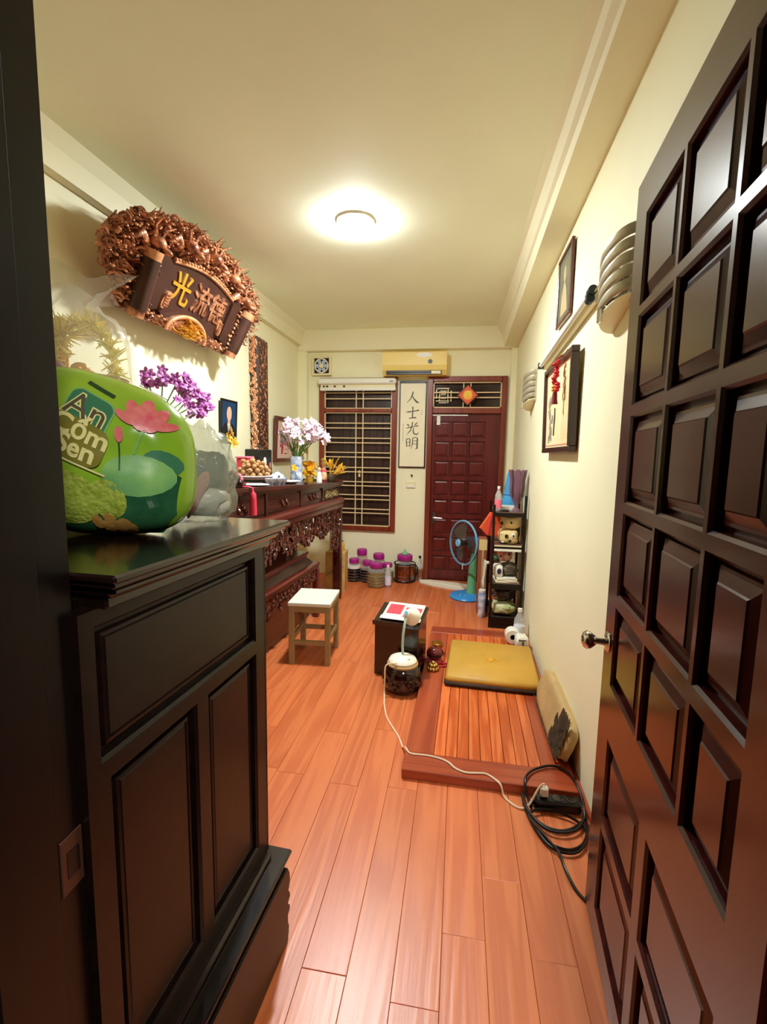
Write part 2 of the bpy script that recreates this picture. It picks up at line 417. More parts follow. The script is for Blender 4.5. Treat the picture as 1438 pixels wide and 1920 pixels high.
struct('baseboard_left', MB().box(XL, XL+.016, YF, 5.42, 0, .028, .004), 'platform')

# ---------------------------------------------------------------- panelled door leaves
def leaf_mesh(W, H, holes, T, d, c):
    mb = MB(); big = [(a-c, b+c, e-c, f+c) for a, b, e, f in holes]
    xs = sorted({0, W} | {v for h in big for v in h[:2]}); zs = sorted({0, H} | {v for h in big for v in h[2:]})
    for i in range(len(xs)-1):
        for j in range(len(zs)-1):
            cx, cz = (xs[i]+xs[i+1])/2, (zs[j]+zs[j+1])/2
            if any(h[0] < cx < h[1] and h[2] < cz < h[3] for h in big): continue
            mb.add([(xs[i], 0, zs[j]), (xs[i+1], 0, zs[j]), (xs[i+1], 0, zs[j+1]), (xs[i], 0, zs[j+1])], [(0, 1, 2, 3)])
    for h, g in zip(holes, big):
        r = lambda q, y: [(q[0], y, q[2]), (q[1], y, q[2]), (q[1], y, q[3]), (q[0], y, q[3])]
        vs = r(g, 0)+r(h, -c)+r(h, -d)
        mb.add(vs, [(i, (i+1) % 4, 4+(i+1) % 4, 4+i) for i in range(4)]+[(4+i, 4+(i+1) % 4, 8+(i+1) % 4, 8+i) for i in range(4)]+[(8, 9, 10, 11)])
    mb.add([(0, 0, 0), (W, 0, 0), (W, 0, H), (0, 0, H), (0, -T, 0), (W, -T, 0), (W, -T, H), (0, -T, H)], [(0, 1, 5, 4), (1, 2, 6, 5), (2, 3, 7, 6), (3, 0, 4, 7), (4, 5, 6, 7)])
    return mb
def raised(w, h, d, top=-.004, s1=.010, s2=.034):
    """one fielded panel, centred, standing in its recess"""
    mb = MB(); ring = []
    for ins, y in ((s1, -d), (s1+.002, -d+.008), (s1+.008, -d+.009), (s2, top-.003), (s2+.003, top)):
        a, b = w/2-ins, h/2-ins; ring += [(-a, y, -b), (a, y, -b), (a, y, b), (-a, y, b)]
    fs = [(4*j+i, 4*j+(i+1) % 4, 4*j+4+(i+1) % 4, 4*j+4+i) for j in range(4) for i in range(4)]+[(16, 17, 18, 19), (3, 2, 1, 0)]
    return mb.add(ring, fs)
def door_leaf(parent, W, H, holes, T, d, mat, Mx, top=-.004, c=.005, s2=.034):
    lf = part('leaf', leaf_mesh(W, H, holes, T, d, c), mat, parent); lf.matrix_local = Mx
    ch = {}
    for a, b, e, f in holes:
        k = (round(b-a, 3), round(f-e, 3))
        if k not in ch: ch[k] = raised(k[0], k[1], d, top, s2=s2).mesh('raised_panel', mat)
        p = link('raised_panel', ch[k], lf); p.location = ((a+b)/2, 0, (e+f)/2)
    return lf

# near door, swung open into the room
W1 = .92; ang = math.atan2(.898, .073)
d1 = struct('door_1', loc=(.46-W1*math.cos(ang), 1.488-W1*math.sin(ang), .012), rz=ang)
S = lambda a, b: (W1-b, W1-a)
holes = []
for z0, z1 in ((1.845, 2.065), (1.59, 1.81), (1.325, 1.55), (1.06, 1.285), (.795, 1.015)):
    for a, b in ((.108, .358), (.385, .62), (.648, .82)): holes.append(S(a, b)+(z0, z1))
for z0, z1 in ((.40, .63), (.10, .352)):
    for a, b in ((.128, .44), (.50, .82)): holes.append(S(a, b)+(z0, z1))
lf = door_leaf(d1, W1, 2.18, holes, .042, .024, 'door', Matrix(), c=.006, s2=.036)
kx = W1-.05
kn = MB().lathe([(0, 0), (.03, 0), (.031, .003), (.026, .008), (.012, .01), (.010, .034), (.016, .038), (.026, .05), (.028, .06), (.022, .07), (.010, .075), (0, .076)], 20)
o = part('door_knob', MB(frame((kx, 0, .90), (1, 0, 0), (0, 0, -1), (0, 1, 0))).add(kn.v, kn.f), 'chrome', lf, 40)
part('hinge', MB().box(-.006, .03, -.002, .004, 1.85, 1.97).cyl((-.004, .004, 1.85), (-.004, .004, 1.97), .007), 'steel', lf)
# its frame: the dark post at the left edge of the view, lintel and right post
mb = MB().box(-.66, -.561, .535, YF+.010, -.012, 2.21, .003).box(-.66, -.545, .43, .535, -.012, 2.21, .006)
mb.box(.40, .50, .43, YF, -.012, 2.21, .004).box(-.66, .50, .43, YF+.012, 2.21, 2.31, .004)
df = struct('trim_6', mb, 'frame_dark')
mb = MB().box(-.562, -.5585, .548, .588, .785, .875, .001)
M['bronze'] = pm('worn bronze', (96, 62, 46), .45, .5)
o = part('strike_plate', mb, 'bronze', df, label='worn brass strike plate'); 
part('latch_hole', MB().box(-.5595, -.5575, .558, .580, .808, .85), 'black', o)

# back door with its transom
d2 = struct('door_2', loc=(0, 0, 0))
fw = .058
mb = MB().box(DX0, DX0+fw, 5.462, 5.60, 0, DZ1, .005).box(DX1-fw, DX1, 5.462, 5.60, 0, DZ1, .005)
mb.box(DX0+fw, DX1-fw, 5.462, 5.60, DZ1-fw, DZ1, .005).box(DX0+fw, DX1-fw, 5.462, 5.60, 1.935, 1.995, .005)
part('frame', mb, 'backframe', d2)
W2 = DX1-DX0-2*fw
holes = []
x0 = [.035+.195*k for k in range(3)]
for k in range(8):
    zt = 1.835-.222*k
    for x in x0: holes.append((W2-x-.172, W2-x, zt-.172, zt))
Mx = frame((DX1-fw, 5.505, .008), (-1, 0, 0), (0, -1, 0), (0, 0, 1))
lf2 = door_leaf(d2, W2, 1.925, holes, .04, .016, 'backdoor', Mx, top=-.001, c=.004, s2=.026)
hx, hz = W2-.04, .735
mb = MB().box(hx-.018, hx+.018, 0, .006, hz-.09, hz+.06, .003).cyl((hx, 0, hz), (hx, .045, hz), .009).tube([(hx, .045, hz), (hx-.03, .05, hz), (hx-.11, .05, hz-.003)], .008, 8)
part('lever_handle', mb, 'chrome', lf2, 40)
part('white_bolt', MB().box(W2-.09, W2-.05, 0, .006, 1.80, 1.90, .002), 'white', lf2, label='small white paper tag')
part('weather_strip', MB().box(W2-.40, W2, 0, .008, 1.902, 1.918, .002), 'white', lf2, label='white strip along the top edge')
tz0, tz1 = 1.995, DZ1-fw; tx0, tx1 = DX0+fw, DX1-fw
part('transom_pane', MB().box(tx0, tx1, 5.54, 5.55, tz0, tz1), M.setdefault('darkpane', pm('dark transom pane', (58, 40, 36), .12, spec=.7, c2=(44, 30, 28), vscale=6)), d2)
g = MB()
for a in ((tx0, tx1, tz0, tz0+.014), (tx0, tx1, tz1-.014, tz1), (tx0, tx0+.014, tz0, tz1), (tx1-.014, tx1, tz0, tz1)): g.box(a[0], a[1], 5.49, 5.505, a[2], a[3])
tg = part('transom_grille', g, 'iron_cream', d2)
xm = (tx0+tx1)/2; zm = (tz0+tz1)/2
bars = [(tx0, tx1, zm-.034, zm-.022), (tx0, tx1, zm+.022, zm+.034), (xm-.045, xm-.034, tz0, tz1), (xm+.034, xm+.045, tz0, tz1)]
for a in bars: part('grille_bar', MB().box(a[0], a[1], 5.488, 5.50, a[2], a[3]), 'iron_cream', tg)
key = MB(); kx0, kz0 = tx0+.03, zm-.085
for a in ((0, .012, .05, .17), (0, .15, .158, .17), (.035, .047, .03, .14), (.035, .12, .128, .14), (.055, .115, .09, .115), (.055, .115, .045, .07), (.13, .142, .0, .15), (.165, .177, .02, .14), (.0, .15, .02, .03), (.035, .12, .0, .01)):
    key.box(kx0+a[0], kx0+a[1], 5.532, 5.542, kz0+a[2], kz0+a[3])
part('fretwork', key, 'cream', d2, label='pale key-pattern fretwork behind the left half')

# window with its iron grille and closed dark shutters
w1 = struct('window_1', loc=(0, 0, 0))
fw = .06
mb = MB().box(WX0, WX0+fw, 5.462, 5.6, WZ0, WZ1, .005).box(WX1-fw, WX1, 5.462, 5.6, WZ0, WZ1, .005)
mb.box(WX0+fw, WX1-fw, 5.462, 5.6, WZ0, WZ0+.055, .005).box(WX0+fw, WX1-fw, 5.462, 5.6, WZ1-.055, WZ1, .005).box(WX0+fw, WX1-fw, 5.462, 5.6, 1.945, 1.985, .005)
part('window_frame', mb, 'backframe', w1)
gx0, gx1 = WX0+fw, WX1-fw; xa, xb = -1.213, -1.130
for i, (a, b) in enumerate(((gx0, -1.172), (-1.168, gx1))):
    sh = part('shutter', MB().box(a, b, 5.545, 5.575, WZ0+.055, 1.945, .003), 'shutter', w1)
    nb = 4
    for k in range(nb):
        q = (b-a-.06)/nb; part('board', MB().box(a+.03+k*q+.002, a+.03+(k+1)*q-.002, 5.538, 5.548, WZ0+.10, 1.90, .002), 'shutter', sh)
    part('upper_shutter', MB().box(a, b, 5.545, 5.575, 1.985, WZ1-.055, .003), 'shutter', w1)
part('shutter_latch', MB().box(-1.19, -1.165, 5.525, 5.545, 1.19, 1.27, .004), 'cream', w1, label='small cream shutter latch')
gr = MB()
for z0, z1 in ((WZ0+.055, 1.945), (1.985, WZ1-.055)):
    for a in ((gx0, gx1, z0, z0+.012), (gx0, gx1, z1-.012, z1), (gx0, gx0+.014, z0, z1), (gx1-.014, gx1, z0, z1)): gr.box(a[0], a[1], 5.485, 5.50, a[2], a[3])
gr = part('grille', gr, 'iron_cream', w1)
hb = MB().box(-(gx1-gx0)/2, (gx1-gx0)/2, -.005, .005, -.0055, .0055).mesh('grille_bar', 'iron_cream')
for z in (2.168, 2.101, 1.821, 1.764, 1.648, 1.594, 1.48, 1.426, 1.304, 1.253, 1.136, 1.089, .98, .928, .813, .765):
    o = link('grille_bar', hb, gr); o.location = ((gx0+gx1)/2, 5.492, z)
for x in (xa, xb): part('grille_bar', MB().box(x-.0055, x+.0055, 5.480, 5.49, WZ0+.055, WZ1-.055), 'iron_cream', gr)

# ---------------------------------------------------------------- ceiling lamp
cl = thing('ceiling_lamp', 'round white ceiling lamp, switched on, in the middle of the ceiling', 'lamp', (-.68, 3.0, ZC))
part('lamp_base', MB().lathe([(0, 0), (.115, 0), (.115, -.012), (.108, -.016), (0, -.016)], 32), 'white', cl, 30)
part('diffuser', MB().lathe([(0, -.016), (.106, -.016), (.105, -.022), (.095, -.029), (.05, -.033), (0, -.034)], 32), 'glow', cl, 40)

# ================================================================ fittings on the back wall
t = thing('air_conditioner', 'yellowed split air conditioner mounted high on the back wall', 'air conditioner', (-.53, YB, 2.34))
mb = MB(frame((0, 0, 0), (0, -1, 0), (0, 0, 1), (-1, 0, 0)))
mb.prism([(0, 0), (.14, 0), (.185, .05), (.20, .10), (.20, .235), (.18, .25), (0, .25)], -.355, .355)
part('body', mb, 'acyellow', t)
part('outlet_slot', MB().box(-.31, .30, -.186, -.120, .004, .042, M=Matrix.Rotation(0, 4, 'X')), 'black', t)
part('louvre', MB().box(-.30, .29, -.187, -.180, .020, .028), 'matedge', t)
part('louvre', MB().box(.19, .29, -.190, -.183, .006, .038), 'cream', t)
part('display_window', MB().cyl((.175, -.205, .135), (.175, -.198, .135), .024, seg=18), 'black', t)
part('energy_sticker', MB().prism(ellpts(.11, .205, .085, .026, 18), .1995, .2012, M=frame((0, 0, 0), (1, 0, 0), (0, 0, 1), (0, -1, 0))), 'white', t)

t = thing('exhaust_fan', 'square cream exhaust fan high in the back left corner', 'fan', (-1.625, YB, 2.365))
mb = MB()
for a in ((-.115, -.09, 0, .215), (.09, .115, 0, .215), (-.09, .09, 0, .022), (-.09, .09, .193, .215)): mb.box(a[0], a[1], -.05, 0, a[2], a[3], .004)
part('frame', mb, 'cream', t)
part('backplate', MB().box(-.09, .09, -.01, -.004, .02, .195), 'matedge', t)
part('ring', MB().tube([(.078*math.cos(a), -.045, .108+.078*math.sin(a)) for a in [6.283*i/24 for i in range(24)]], .008, 6, closed=True), 'white', t, 60)
for k in range(6):
    a = 6.283*k/6; bl = MB(frame((0, -.028, .108), (math.cos(a), 0, math.sin(a)), (0, 1, 0), (-math.sin(a), 0, math.cos(a))))
    bl.box(.018, .072, -.008, -.004, -.02, .02); part('blade', bl, M.setdefault('fanpale', pm('pale blue blade', (186, 198, 224), .4)), t)
part('hub', MB(frame((0, -.04, .108), (1, 0, 0), (0, 0, 1), (0, -1, 0))).lathe([(0, -.02), (.026, -.02), (.026, .006), (.016, .012), (0, .012)], 16), 'cream', t, 30)

t = thing('roller_blind', 'rolled-up cream blind cassette across the top of the window', 'blind', (-1.195, 5.462, 2.245))
part('cassette', MB().box(-.455, .455, -.075, 0, .01, .075, .014), 'white', t)
part('bottom_rail', MB().box(-.435, .45, -.05, -.025, -.062, -.022, .006), 'white', t)
part('fabric_edge', MB().box(-.43, .445, -.04, -.036, -.025, .012), 'cream', t)
for x in (-.40, -.36, -.27, -.16): part('rail_clip', MB().box(x, x+.022, -.052, -.02, -.024, -.004, .003), 'brownprint', t)
part('control_box', MB().box(.385, .425, -.08, -.074, .03, .042), 'greybag', t)

SX, SZ0, SZ1 = -.55, 1.315, 2.30
t = thing('calligraphy_panel', 'tall hanging panel with four ink characters between window and door', 'calligraphy', (SX, YB, SZ0))
H = SZ1-SZ0
part('board', MB().box(-.155, .155, -.025, 0, 0, H, .003), 'picframe', t)
part('paper', MB().box(-.142, .142, -.029, -.022, .014, H-.03), 'paper', t)
part('top_rod', MB().box(-.15, .15, -.036, -.02, H-.03, H-.008, .004), 'black', t)
BRUSH = [   # each stroke: points in a unit box and half widths
 [[(.52, .98, .04), (.47, .75, .055), (.34, .42, .035), (.04, .10, .012)], [(.47, .62, .03), (.62, .38, .05), (.82, .16, .075), (1.0, .13, .012)]],
 [[(.02, .58, .02), (.2, .60, .05), (.6, .66, .035), (.98, .74, .05), (1.0, .70, .01)], [(.50, 1.0, .05), (.52, .8, .04), (.50, .16, .045)], [(.24, .10, .03), (.5, .14, .04), (.78, .16, .05)]],
 [[(.52, 1.0, .045), (.50, .82, .04), (.46, .58, .04)], [(.10, .84, .02), (.2, .76, .06), (.26, .68, .03)], [(.9, .98, .015), (.78, .86, .05), (.66, .76, .02)], [(.04, .52, .02), (.3, .58, .04), (.62, .66, .03), (.96, .72, .05)], [(.46, .60, .035), (.36, .32, .04), (.10, .02, .012)], [(.60, .56, .03), (.58, .26, .045), (.66, .08, .05), (.88, .04, .05), (.99, .20, .015)]],
 [[(.08, .86, .03), (.10, .5, .04), (.12, .24, .03)], [(.08, .84, .03), (.3, .90, .03), (.36, .84, .04), (.34, .26, .03)], [(.12, .58, .02), (.33, .62, .025)], [(.13, .32, .02), (.34, .36, .025)], [(.56, .96, .03), (.56, .55, .04), (.44, .08, .012)], [(.56, .94, .03), (.84, 1.0, .03), (.92, .92, .05), (.90, .12, .055), (.76, .06, .015)], [(.58, .70, .02), (.88, .74, .025)], [(.57, .46, .02), (.88, .50, .025)]]]
for i, chx in enumerate(BRUSH):
    mb = MB(frame((-.078, -.0295, H-.265-.172*i), (.152, 0, 0), (0, 0, .145), (0, -1, 0)))
    for j, st in enumerate(chx):
        vs = []; n = 0; P = [Vector(p[:2]) for p in st]
        for k in range(len(P)):
            d = (P[min(k+1, len(P)-1)]-P[max(k-1, 0)]).normalized(); q = Vector((-d.y, d.x))*st[k][2]*1.0
            vs += [(*(P[k]+q), .0004+.0001*j), (*(P[k]-q), .0004+.0001*j)]
        mb.add(vs, [(2*k, 2*k+1, 2*k+3, 2*k+2) for k in range(len(P)-1)])
    part('ink_character', mb, 'ink', t)
for x, zc, n in ((-.105, .50, 9), (.105, .66, 3)):
    sm = MB()
    for i in range(n): sm.box(x-.007, x+.006, -.0300, -.0288, zc-.022*i-.014, zc-.022*i)
    part('small_inscription', sm, M.setdefault('paleink', pm('pale ink', (196, 190, 160), .6)), t)

t = thing('wall_socket', 'small cream socket plate under the calligraphy panel', 'socket', (-.555, YB, 1.075))
part('plate', MB().box(-.055, .055, -.012, 0, 0, .08, .004), 'cream', t)
part('cover', MB().box(-.045, .045, -.018, -.01, .008, .04, .003), 'white', t)
part('nail', MB().cyl((.01, 0, .15), (.01, -.025, .152), .011, seg=8), 'black', t)

t = thing('fortune_diamond', 'orange diamond paper sign with a gold character over the back door', 'sign', (.062, 5.462, 2.133))
Rm = Matrix.Rotation(R(45), 4, 'Y')
part('border', MB().box(-.085, .085, -.022, 0, -.085, .085, .004, M=Rm), 'mahogany', t)
part('sheet', MB().box(-.073, .073, -.026, -.018, -.073, .073, .001, M=Rm), 'orange', t)
part('disc', MB(frame((0, 0, 0), (1, 0, 0), (0, 0, 1), (0, -1, 0))).prism(ellpts(0, 0, .052, .052, 24), .025, .0275), M.setdefault('goldor', pm('gold orange print', (240, 176, 60), .45)), t)
text_part('gold_character', '福', .085, frame((0, -.0285, 0), (1, 0, 0), (0, 0, 1), (0, -1, 0)), M.setdefault('goldyel', pm('yellow gold print', (250, 214, 70), .4)) and 'goldyel', t, ext=.0008, bold=.002)

# ================================================================ the right wall
def right_frame(o, L, H, D, tilt):
    """x along the wall towards the camera, y up, z out from the wall"""
    return frame(o, (0, -1, 0), (math.sin(-tilt), 0, math.cos(tilt)), (-math.cos(tilt), 0, math.sin(-tilt)))
def picture(name, label, o, L, H, D, fw, tilt, fmat, pmat, cat='picture'):
    t = thing(name, label, cat, o)
    Mx = right_frame((0, 0, 0), L, H, D, tilt)
    mb = MB(Mx)
    for a in ((0, L, 0, fw), (0, L, H-fw, H), (0, fw, fw, H-fw), (L-fw, L, fw, H-fw)): mb.box(a[0], a[1], a[2], a[3], 0, D, .003)
    part('frame', mb, fmat, t)
    part('print', MB(Mx).box(fw, L-fw, fw, H-fw, .004, D*.55), pmat, t)
    return t, Mx, D*.55
t, Mx, e = picture('portrait_print', 'small dark-framed faded portrait high on the right wall', (XR-.004, 3.18, 2.24), .365, .40, .018, .02, .01, 'mahogany', 'oldphoto')
mb = MB(Mx).prism(ellpts(.18, .27, .032, .045, 16), e, e+.001).prism([(.09, .05), (.27, .05), (.24, .16), (.20, .22), (.16, .22), (.11, .16)], e, e+.001)
part('figure', mb, 'palebeige', t)
t, Mx, e = picture('bird_painting', 'large black-framed ivory ink painting on the right wall with a red charm', (XR-.008, 3.27, 1.485), .77, .52, .04, .03, .02, 'picframe', 'painting')
rnd = random.Random(3)
part('branch', MB(Mx).tube([(.30, .10, e+.001), (.305, .15, e+.001), (.32, .21, e+.001), (.315, .26, e+.001)], .006, 4), 'brownprint', t)
sm = MB(Mx)
for i in range(16): sm.prism(ellpts(.13+.1*rnd.random(), .08+.26*rnd.random(), .012+.015*rnd.random(), .02+.03*rnd.random(), 8, rnd.random()*3), e, e+.0008+.0001*i)
part('ink_wash', sm, 'sepia', t)
ln = MB(Mx)
for x in (.50, .55, .60, .65): ln.box(x, x+.006, .07, .43, e, e+.0007)
part('fold_line', ln, M.setdefault('foldline', pm('tan silk line', (220, 190, 140), .5)), t)
bd = MB(Mx)
for a in ((.04, .73, .04, .046), (.04, .73, .474, .48), (.04, .046, .046, .474), (.724, .73, .046, .474)): bd.box(a[0], a[1], a[2], a[3], e, e+.0008)
part('mount_line', bd, 'salmon', t)

t = thing('red_charm', 'red and gold knotted charm hanging from the bird painting frame', 'charm', (.498, 2.74, 1.80))
t.scale = (1, .85, .65)
part('cord', MB().tube([(.055, 0, .36), (.04, .002, .33), (.0, 0, .28), (0, 0, .24)], .004, 5), 'red', t)
kn = MB(); rnd = random.Random(5)
for i in range(6): kn.ell((rnd.uniform(-.012, .012), rnd.uniform(-.03, .03), .20+.012*i), (.014, .022, .012), 8, 6)
part('knot', kn, 'red', t, 60)
bs = MB()
for i in range(7):
    bs.ell((rnd.uniform(-.012, .012), -.012+rnd.uniform(-.016, .016), .17-.024*i), (.016, .024, .018), 8, 6)
part('firecracker_string', bs, 'red', t, 60)
g2 = MB()
for i in range(6): g2.ell((-.005, .022+rnd.uniform(-.012, .012), .16-.025*i), (.012, .014, .013), 7, 5)
part('gold_trinket', g2, 'gold', t, 60)
part('tassel', MB().lathe([(.004, .02), (.012, .012), (.014, -.05), (.018, -.085), (0, -.085)], 10), M.setdefault('tasdark', pm('dark red tassel', (120, 24, 30), .6)), t, 40)

t = thing('tube_lamp', 'unlit fluorescent batten lamp sloping along the right wall', 'lamp', (XR-.002, 3.52, 2.06))
Mx = frame((0, 0, 0), (0, -1, .06), (0, .06, 1), (-1, 0, 0))
part('batten', MB(Mx).box(0, 1.24, 0, .05, 0, .028, .004), 'cream', t)
part('tube', MB(Mx).cyl((.03, .025, .046), (1.235, .025, .046), .014, seg=12), 'white', t, 40)
part('lamp_holder', MB(Mx).box(0, .03, .005, .045, .02, .064, .004), 'black', t)
part('lamp_holder', MB(Mx).cyl((1.22, .012, .04), (1.255, .012, .04), .018, seg=12).cyl((1.222, .045, .034), (1.265, .045, .034), .020, seg=12), M.setdefault('tealblack', pm('blue black rubber', (18, 34, 42), .5)), t, 40)
part('lead', MB(Mx).tube([(1.25, .03, .03), (1.32, .06, .012), (1.40, .05, .006), (1.52, .055, .006)], .004, 5), 'cream', t)

def sconce(o, label):
    t = thing('wall_sconce', label, 'lamp', o, 0, 'slatted metal wall sconces')
    part('back_plate', MB().box(-.012, 0, -.13, .13, .02, .31, .004), 'nickel', t)
    for k in range(5):
        z0 = .012+.057*k; mb = MB(); vs = []; n = 14
        for i in range(n+1):
            a = -math.pi/2+math.pi*i/n; y = .132*math.sin(a); r = .080*math.cos(a)
            s = -.05*math.sin(a)                              # each band climbs towards one end
            vs += [(-r-.001, y, z0+s+.002), (-r-.010, y*1.03, z0+s+.012), (-r-.010, y*1.03, z0+s+.046), (-r+.002, y, z0+s+.050)]
        mb.add(vs, [(4*i+j, 4*i+(j+1) % 4, 4*i+4+(j+1) % 4, 4*i+4+j) for i in range(n) for j in range(4)]+[(0, 1, 2, 3), (4*n+3, 4*n+2, 4*n+1, 4*n)])
        part('band', mb, 'nickel', t, 50)
    mb = MB().prism([(-.080*math.cos(-1.57+3.14*i/14)-.001, .128*math.sin(-1.57+3.14*i/14)) for i in range(15)], -.035, -.028)
    part('bottom_plate', MB().add([Vector((v.x, v.y, v.z+.03-.05*v.y/.132)) for v in mb.v], mb.f), 'cream', t)
    part('edge_clip', MB().box(-.094, -.080, -.012, .012, -.04, .03, .003), 'chrome', t)
    t.scale = (1, 1, .78)
    part('bulb', MB().ell((-.045, 0, .16), (.03, .03, .055), 12, 8), 'white', t, 60)
    return t
sconce((XR, 1.93, 1.985), 'slatted metal wall sconce half hidden behind the open door')
sconce((XR, 4.09, 1.885), 'far slatted metal wall sconce near the back corner of right wall')

# ================================================================ left foreground: sideboard end and what stands on it
TH = math.atan(.056)
cab = thing('sideboard', 'black-brown panelled sideboard standing just inside the doorway at left', 'cabinet', (-.45, 1.22, 0), -TH)
CW = 1.30
part('top', MB().box(-CW, 0, -.626, .002, 1.256, 1.270, .004).box(-CW+.01, -.010, -.618, -.008, 1.246, 1.257, .003).box(-CW+.02, -.024, -.606, -.02, 1.226, 1.247, .008).box(-CW+.03, -.045, -.595, -.03, 1.205, 1.228, .004), 'cabinet_gloss', cab)
# side end: frame with three sunk panels, built as a leaf facing +x
sideh = [(.062, .565, .963-.30, 1.178-.30), (.062, .272, .06, .918-.30), (.324, .548, .06, .918-.30)]
sm = leaf_mesh(.60, .91, sideh, .03, .018, .006)
side = part('side_panel', sm, 'cabinet', cab); side.matrix_local = frame((-.06, -.035, .298), (0, -1, 0), (1, 0, 0), (0, 0, 1))
for a, b, e, f in sideh:
    p = part('raised_panel', raised(b-a, f-e, .018, -.010, .012, .022), 'cabinet', side); p.location = ((a+b)/2, 0, (e+f)/2)
part('carcass', MB().box(-CW+.06, -.09, -.60, -.05, .30, 1.22), 'cabinet', cab)
part('front_stile', MB().box(-.115, -.06, -.05, -.030, .298, 1.21, .004), 'cabinet', cab)
for k in range(2): part('front_door', MB().box(-.66-.56*k+.06*k, -.12-.54*k, -.052, -.034, .33, 1.19, .005), 'cabinet', cab)
part('plinth', MB().box(-CW, 0, -.626, 0, .272, .285, .005).box(-CW+.012, -.014, -.62, -.012, .255, .273, .004).box(-CW+.02, -.03, -.61, -.025, .240, .257, .006).box(-CW+.04, -.045, -.60, -.04, .284, .302, .006), 'cabinet_gloss', cab)
part('skirt', MB().box(-CW+.02, -.004, -.618, -.022, .0, .242, .004), 'cabinet', cab)
for sx, sy in ((0, 0), (0, 1), (1, 0), (1, 1)):
    x = -.012 if not sx else -CW+.012; y = .0 if not sy else -.61; q = -1 if not sx else 1
    mb = MB(); 
    prof = [(-.05, .245), (-.012, .245), (.012, .225), (.026, .195), (.028, .165), (.016, .145), (.024, .135), (.028, .118), (.014, .108), (.010, .100), (.024, .092), (.026, .078), (.012, .068), (.010, .045), (.018, .03), (.016, 0), (-.06, 0), (-.07, .06), (-.10, .12), (-.13, .20)]
    fy = 1 if not sy else -1
    mb.prism([(p[0], p[1]) for p in prof], -.06, 0, M=frame((x, y-.02*fy, 0), (0, fy, 0), (0, 0, 1), (-q, 0, 0)))
    ft = part('foot', mb, 'cabinet', cab)
CT = 1.2703

# carton and wrapped gift basket on the sideboard
t = thing('carton', 'plain cream carton on the sideboard behind the green bag', 'box', (-.985, 1.105, CT), R(4))
part('body', MB().box(-.15, .11, -.11, .11, 0, .30, .004), 'cardboard', t)
part('flap', MB().box(-.145, .105, -.105, -.002, .3005, .304), 'cardboard', t)
part('flap', MB().box(-.145, .105, .002, .105, .3005, .304), 'cardboard', t)
t = thing('gift_basket', 'cellophane-wrapped basket of golden offerings on the cream carton', 'basket', (-.975, 1.10, CT+.3045), R(8))
mb = MB().lathe([(0, 0), (.10, 0), (.115, .05), (.12, .06), (.11, .06), (.10, .012), (0, .012)], 20)
part('basket', mb, 'plywood', t, 50)
rnd = random.Random(11)
for i in range(9):
    a = rnd.uniform(0, 6.28); h = rnd.uniform(.12, .2); q = Vector((-.07+.03*math.cos(a), .0+.04*math.sin(a), .01))
    part('incense_bundle', MB().cyl(q, q+Vector((rnd.uniform(-.02, .02), rnd.uniform(-.02, .02), h)), .011, .013, 8), 'yellow' if i % 2 else 'goldleaf', t)
part('gold_ingot', MB().ell((.03, -.03, .05), (.045, .035, .03), 12, 8).ell((.03, -.03, .075), (.022, .022, .018), 10, 6), 'gold', t, 50)
part('brown_fruit', MB().ell((-.01, -.075, .07), (.03, .025, .022), 10, 8), 'brownbox', t, 60)
arch = MB()
for i in range(90):
    k = i/89; a = 3.3*k-.2; c = Vector((.035+.075*math.cos(a), -.02, .08+.11*math.sin(a)))
    for j in range(3):
        d = Vector((rnd.uniform(-1, 1), rnd.uniform(-1, 1), rnd.uniform(-1, 1))).normalized()*rnd.uniform(.02, .042)
        arch.tube([c, c+d], .003, 4, [.0035, .001])
part('tinsel_garland', arch, M.setdefault('tinsel', pm('pale gold tinsel', (252, 236, 130), .45)), t, kind='stuff')
tuft = MB()
for i in range(80):
    a = rnd.uniform(0, 6.28); e = rnd.uniform(-.3, 1.2); L = rnd.uniform(.05, .1)
    tuft.tube([(-.02, -.02, .16), (-.02+L*math.cos(a)*math.cos(e), -.02+L*math.sin(a)*math.cos(e), .16+L*math.sin(e))], .003, 4, [.0035, .001])
part('tinsel_burst', tuft, 'tinsel', t, kind='stuff')
wrap = MB(); n = 28; prof = [(.118, .0), (.128, .06), (.13, .14), (.11, .2), (.06, .225), (.045, .235), (.07, .265), (.12, .30)]
vs = []
for j, (r, z) in enumerate(prof):
    for i in range(n):
        a = 6.283*i/n; q = 1+(.10+.02*j)*math.sin(5*a+j)*(.4+.1*j)+.05*math.sin(11*a)
        vs.append((r*q*math.cos(a), r*q*math.sin(a), z+.02*math.sin(3*a+j)*(j > 4)))
wrap.add(vs, [(j*n+i, j*n+(i+1) % n, (j+1)*n+(i+1) % n, (j+1)*n+i) for j in range(len(prof)-1) for i in range(n)])
part('cellophane_wrap', wrap, 'cellophane', t, 80)

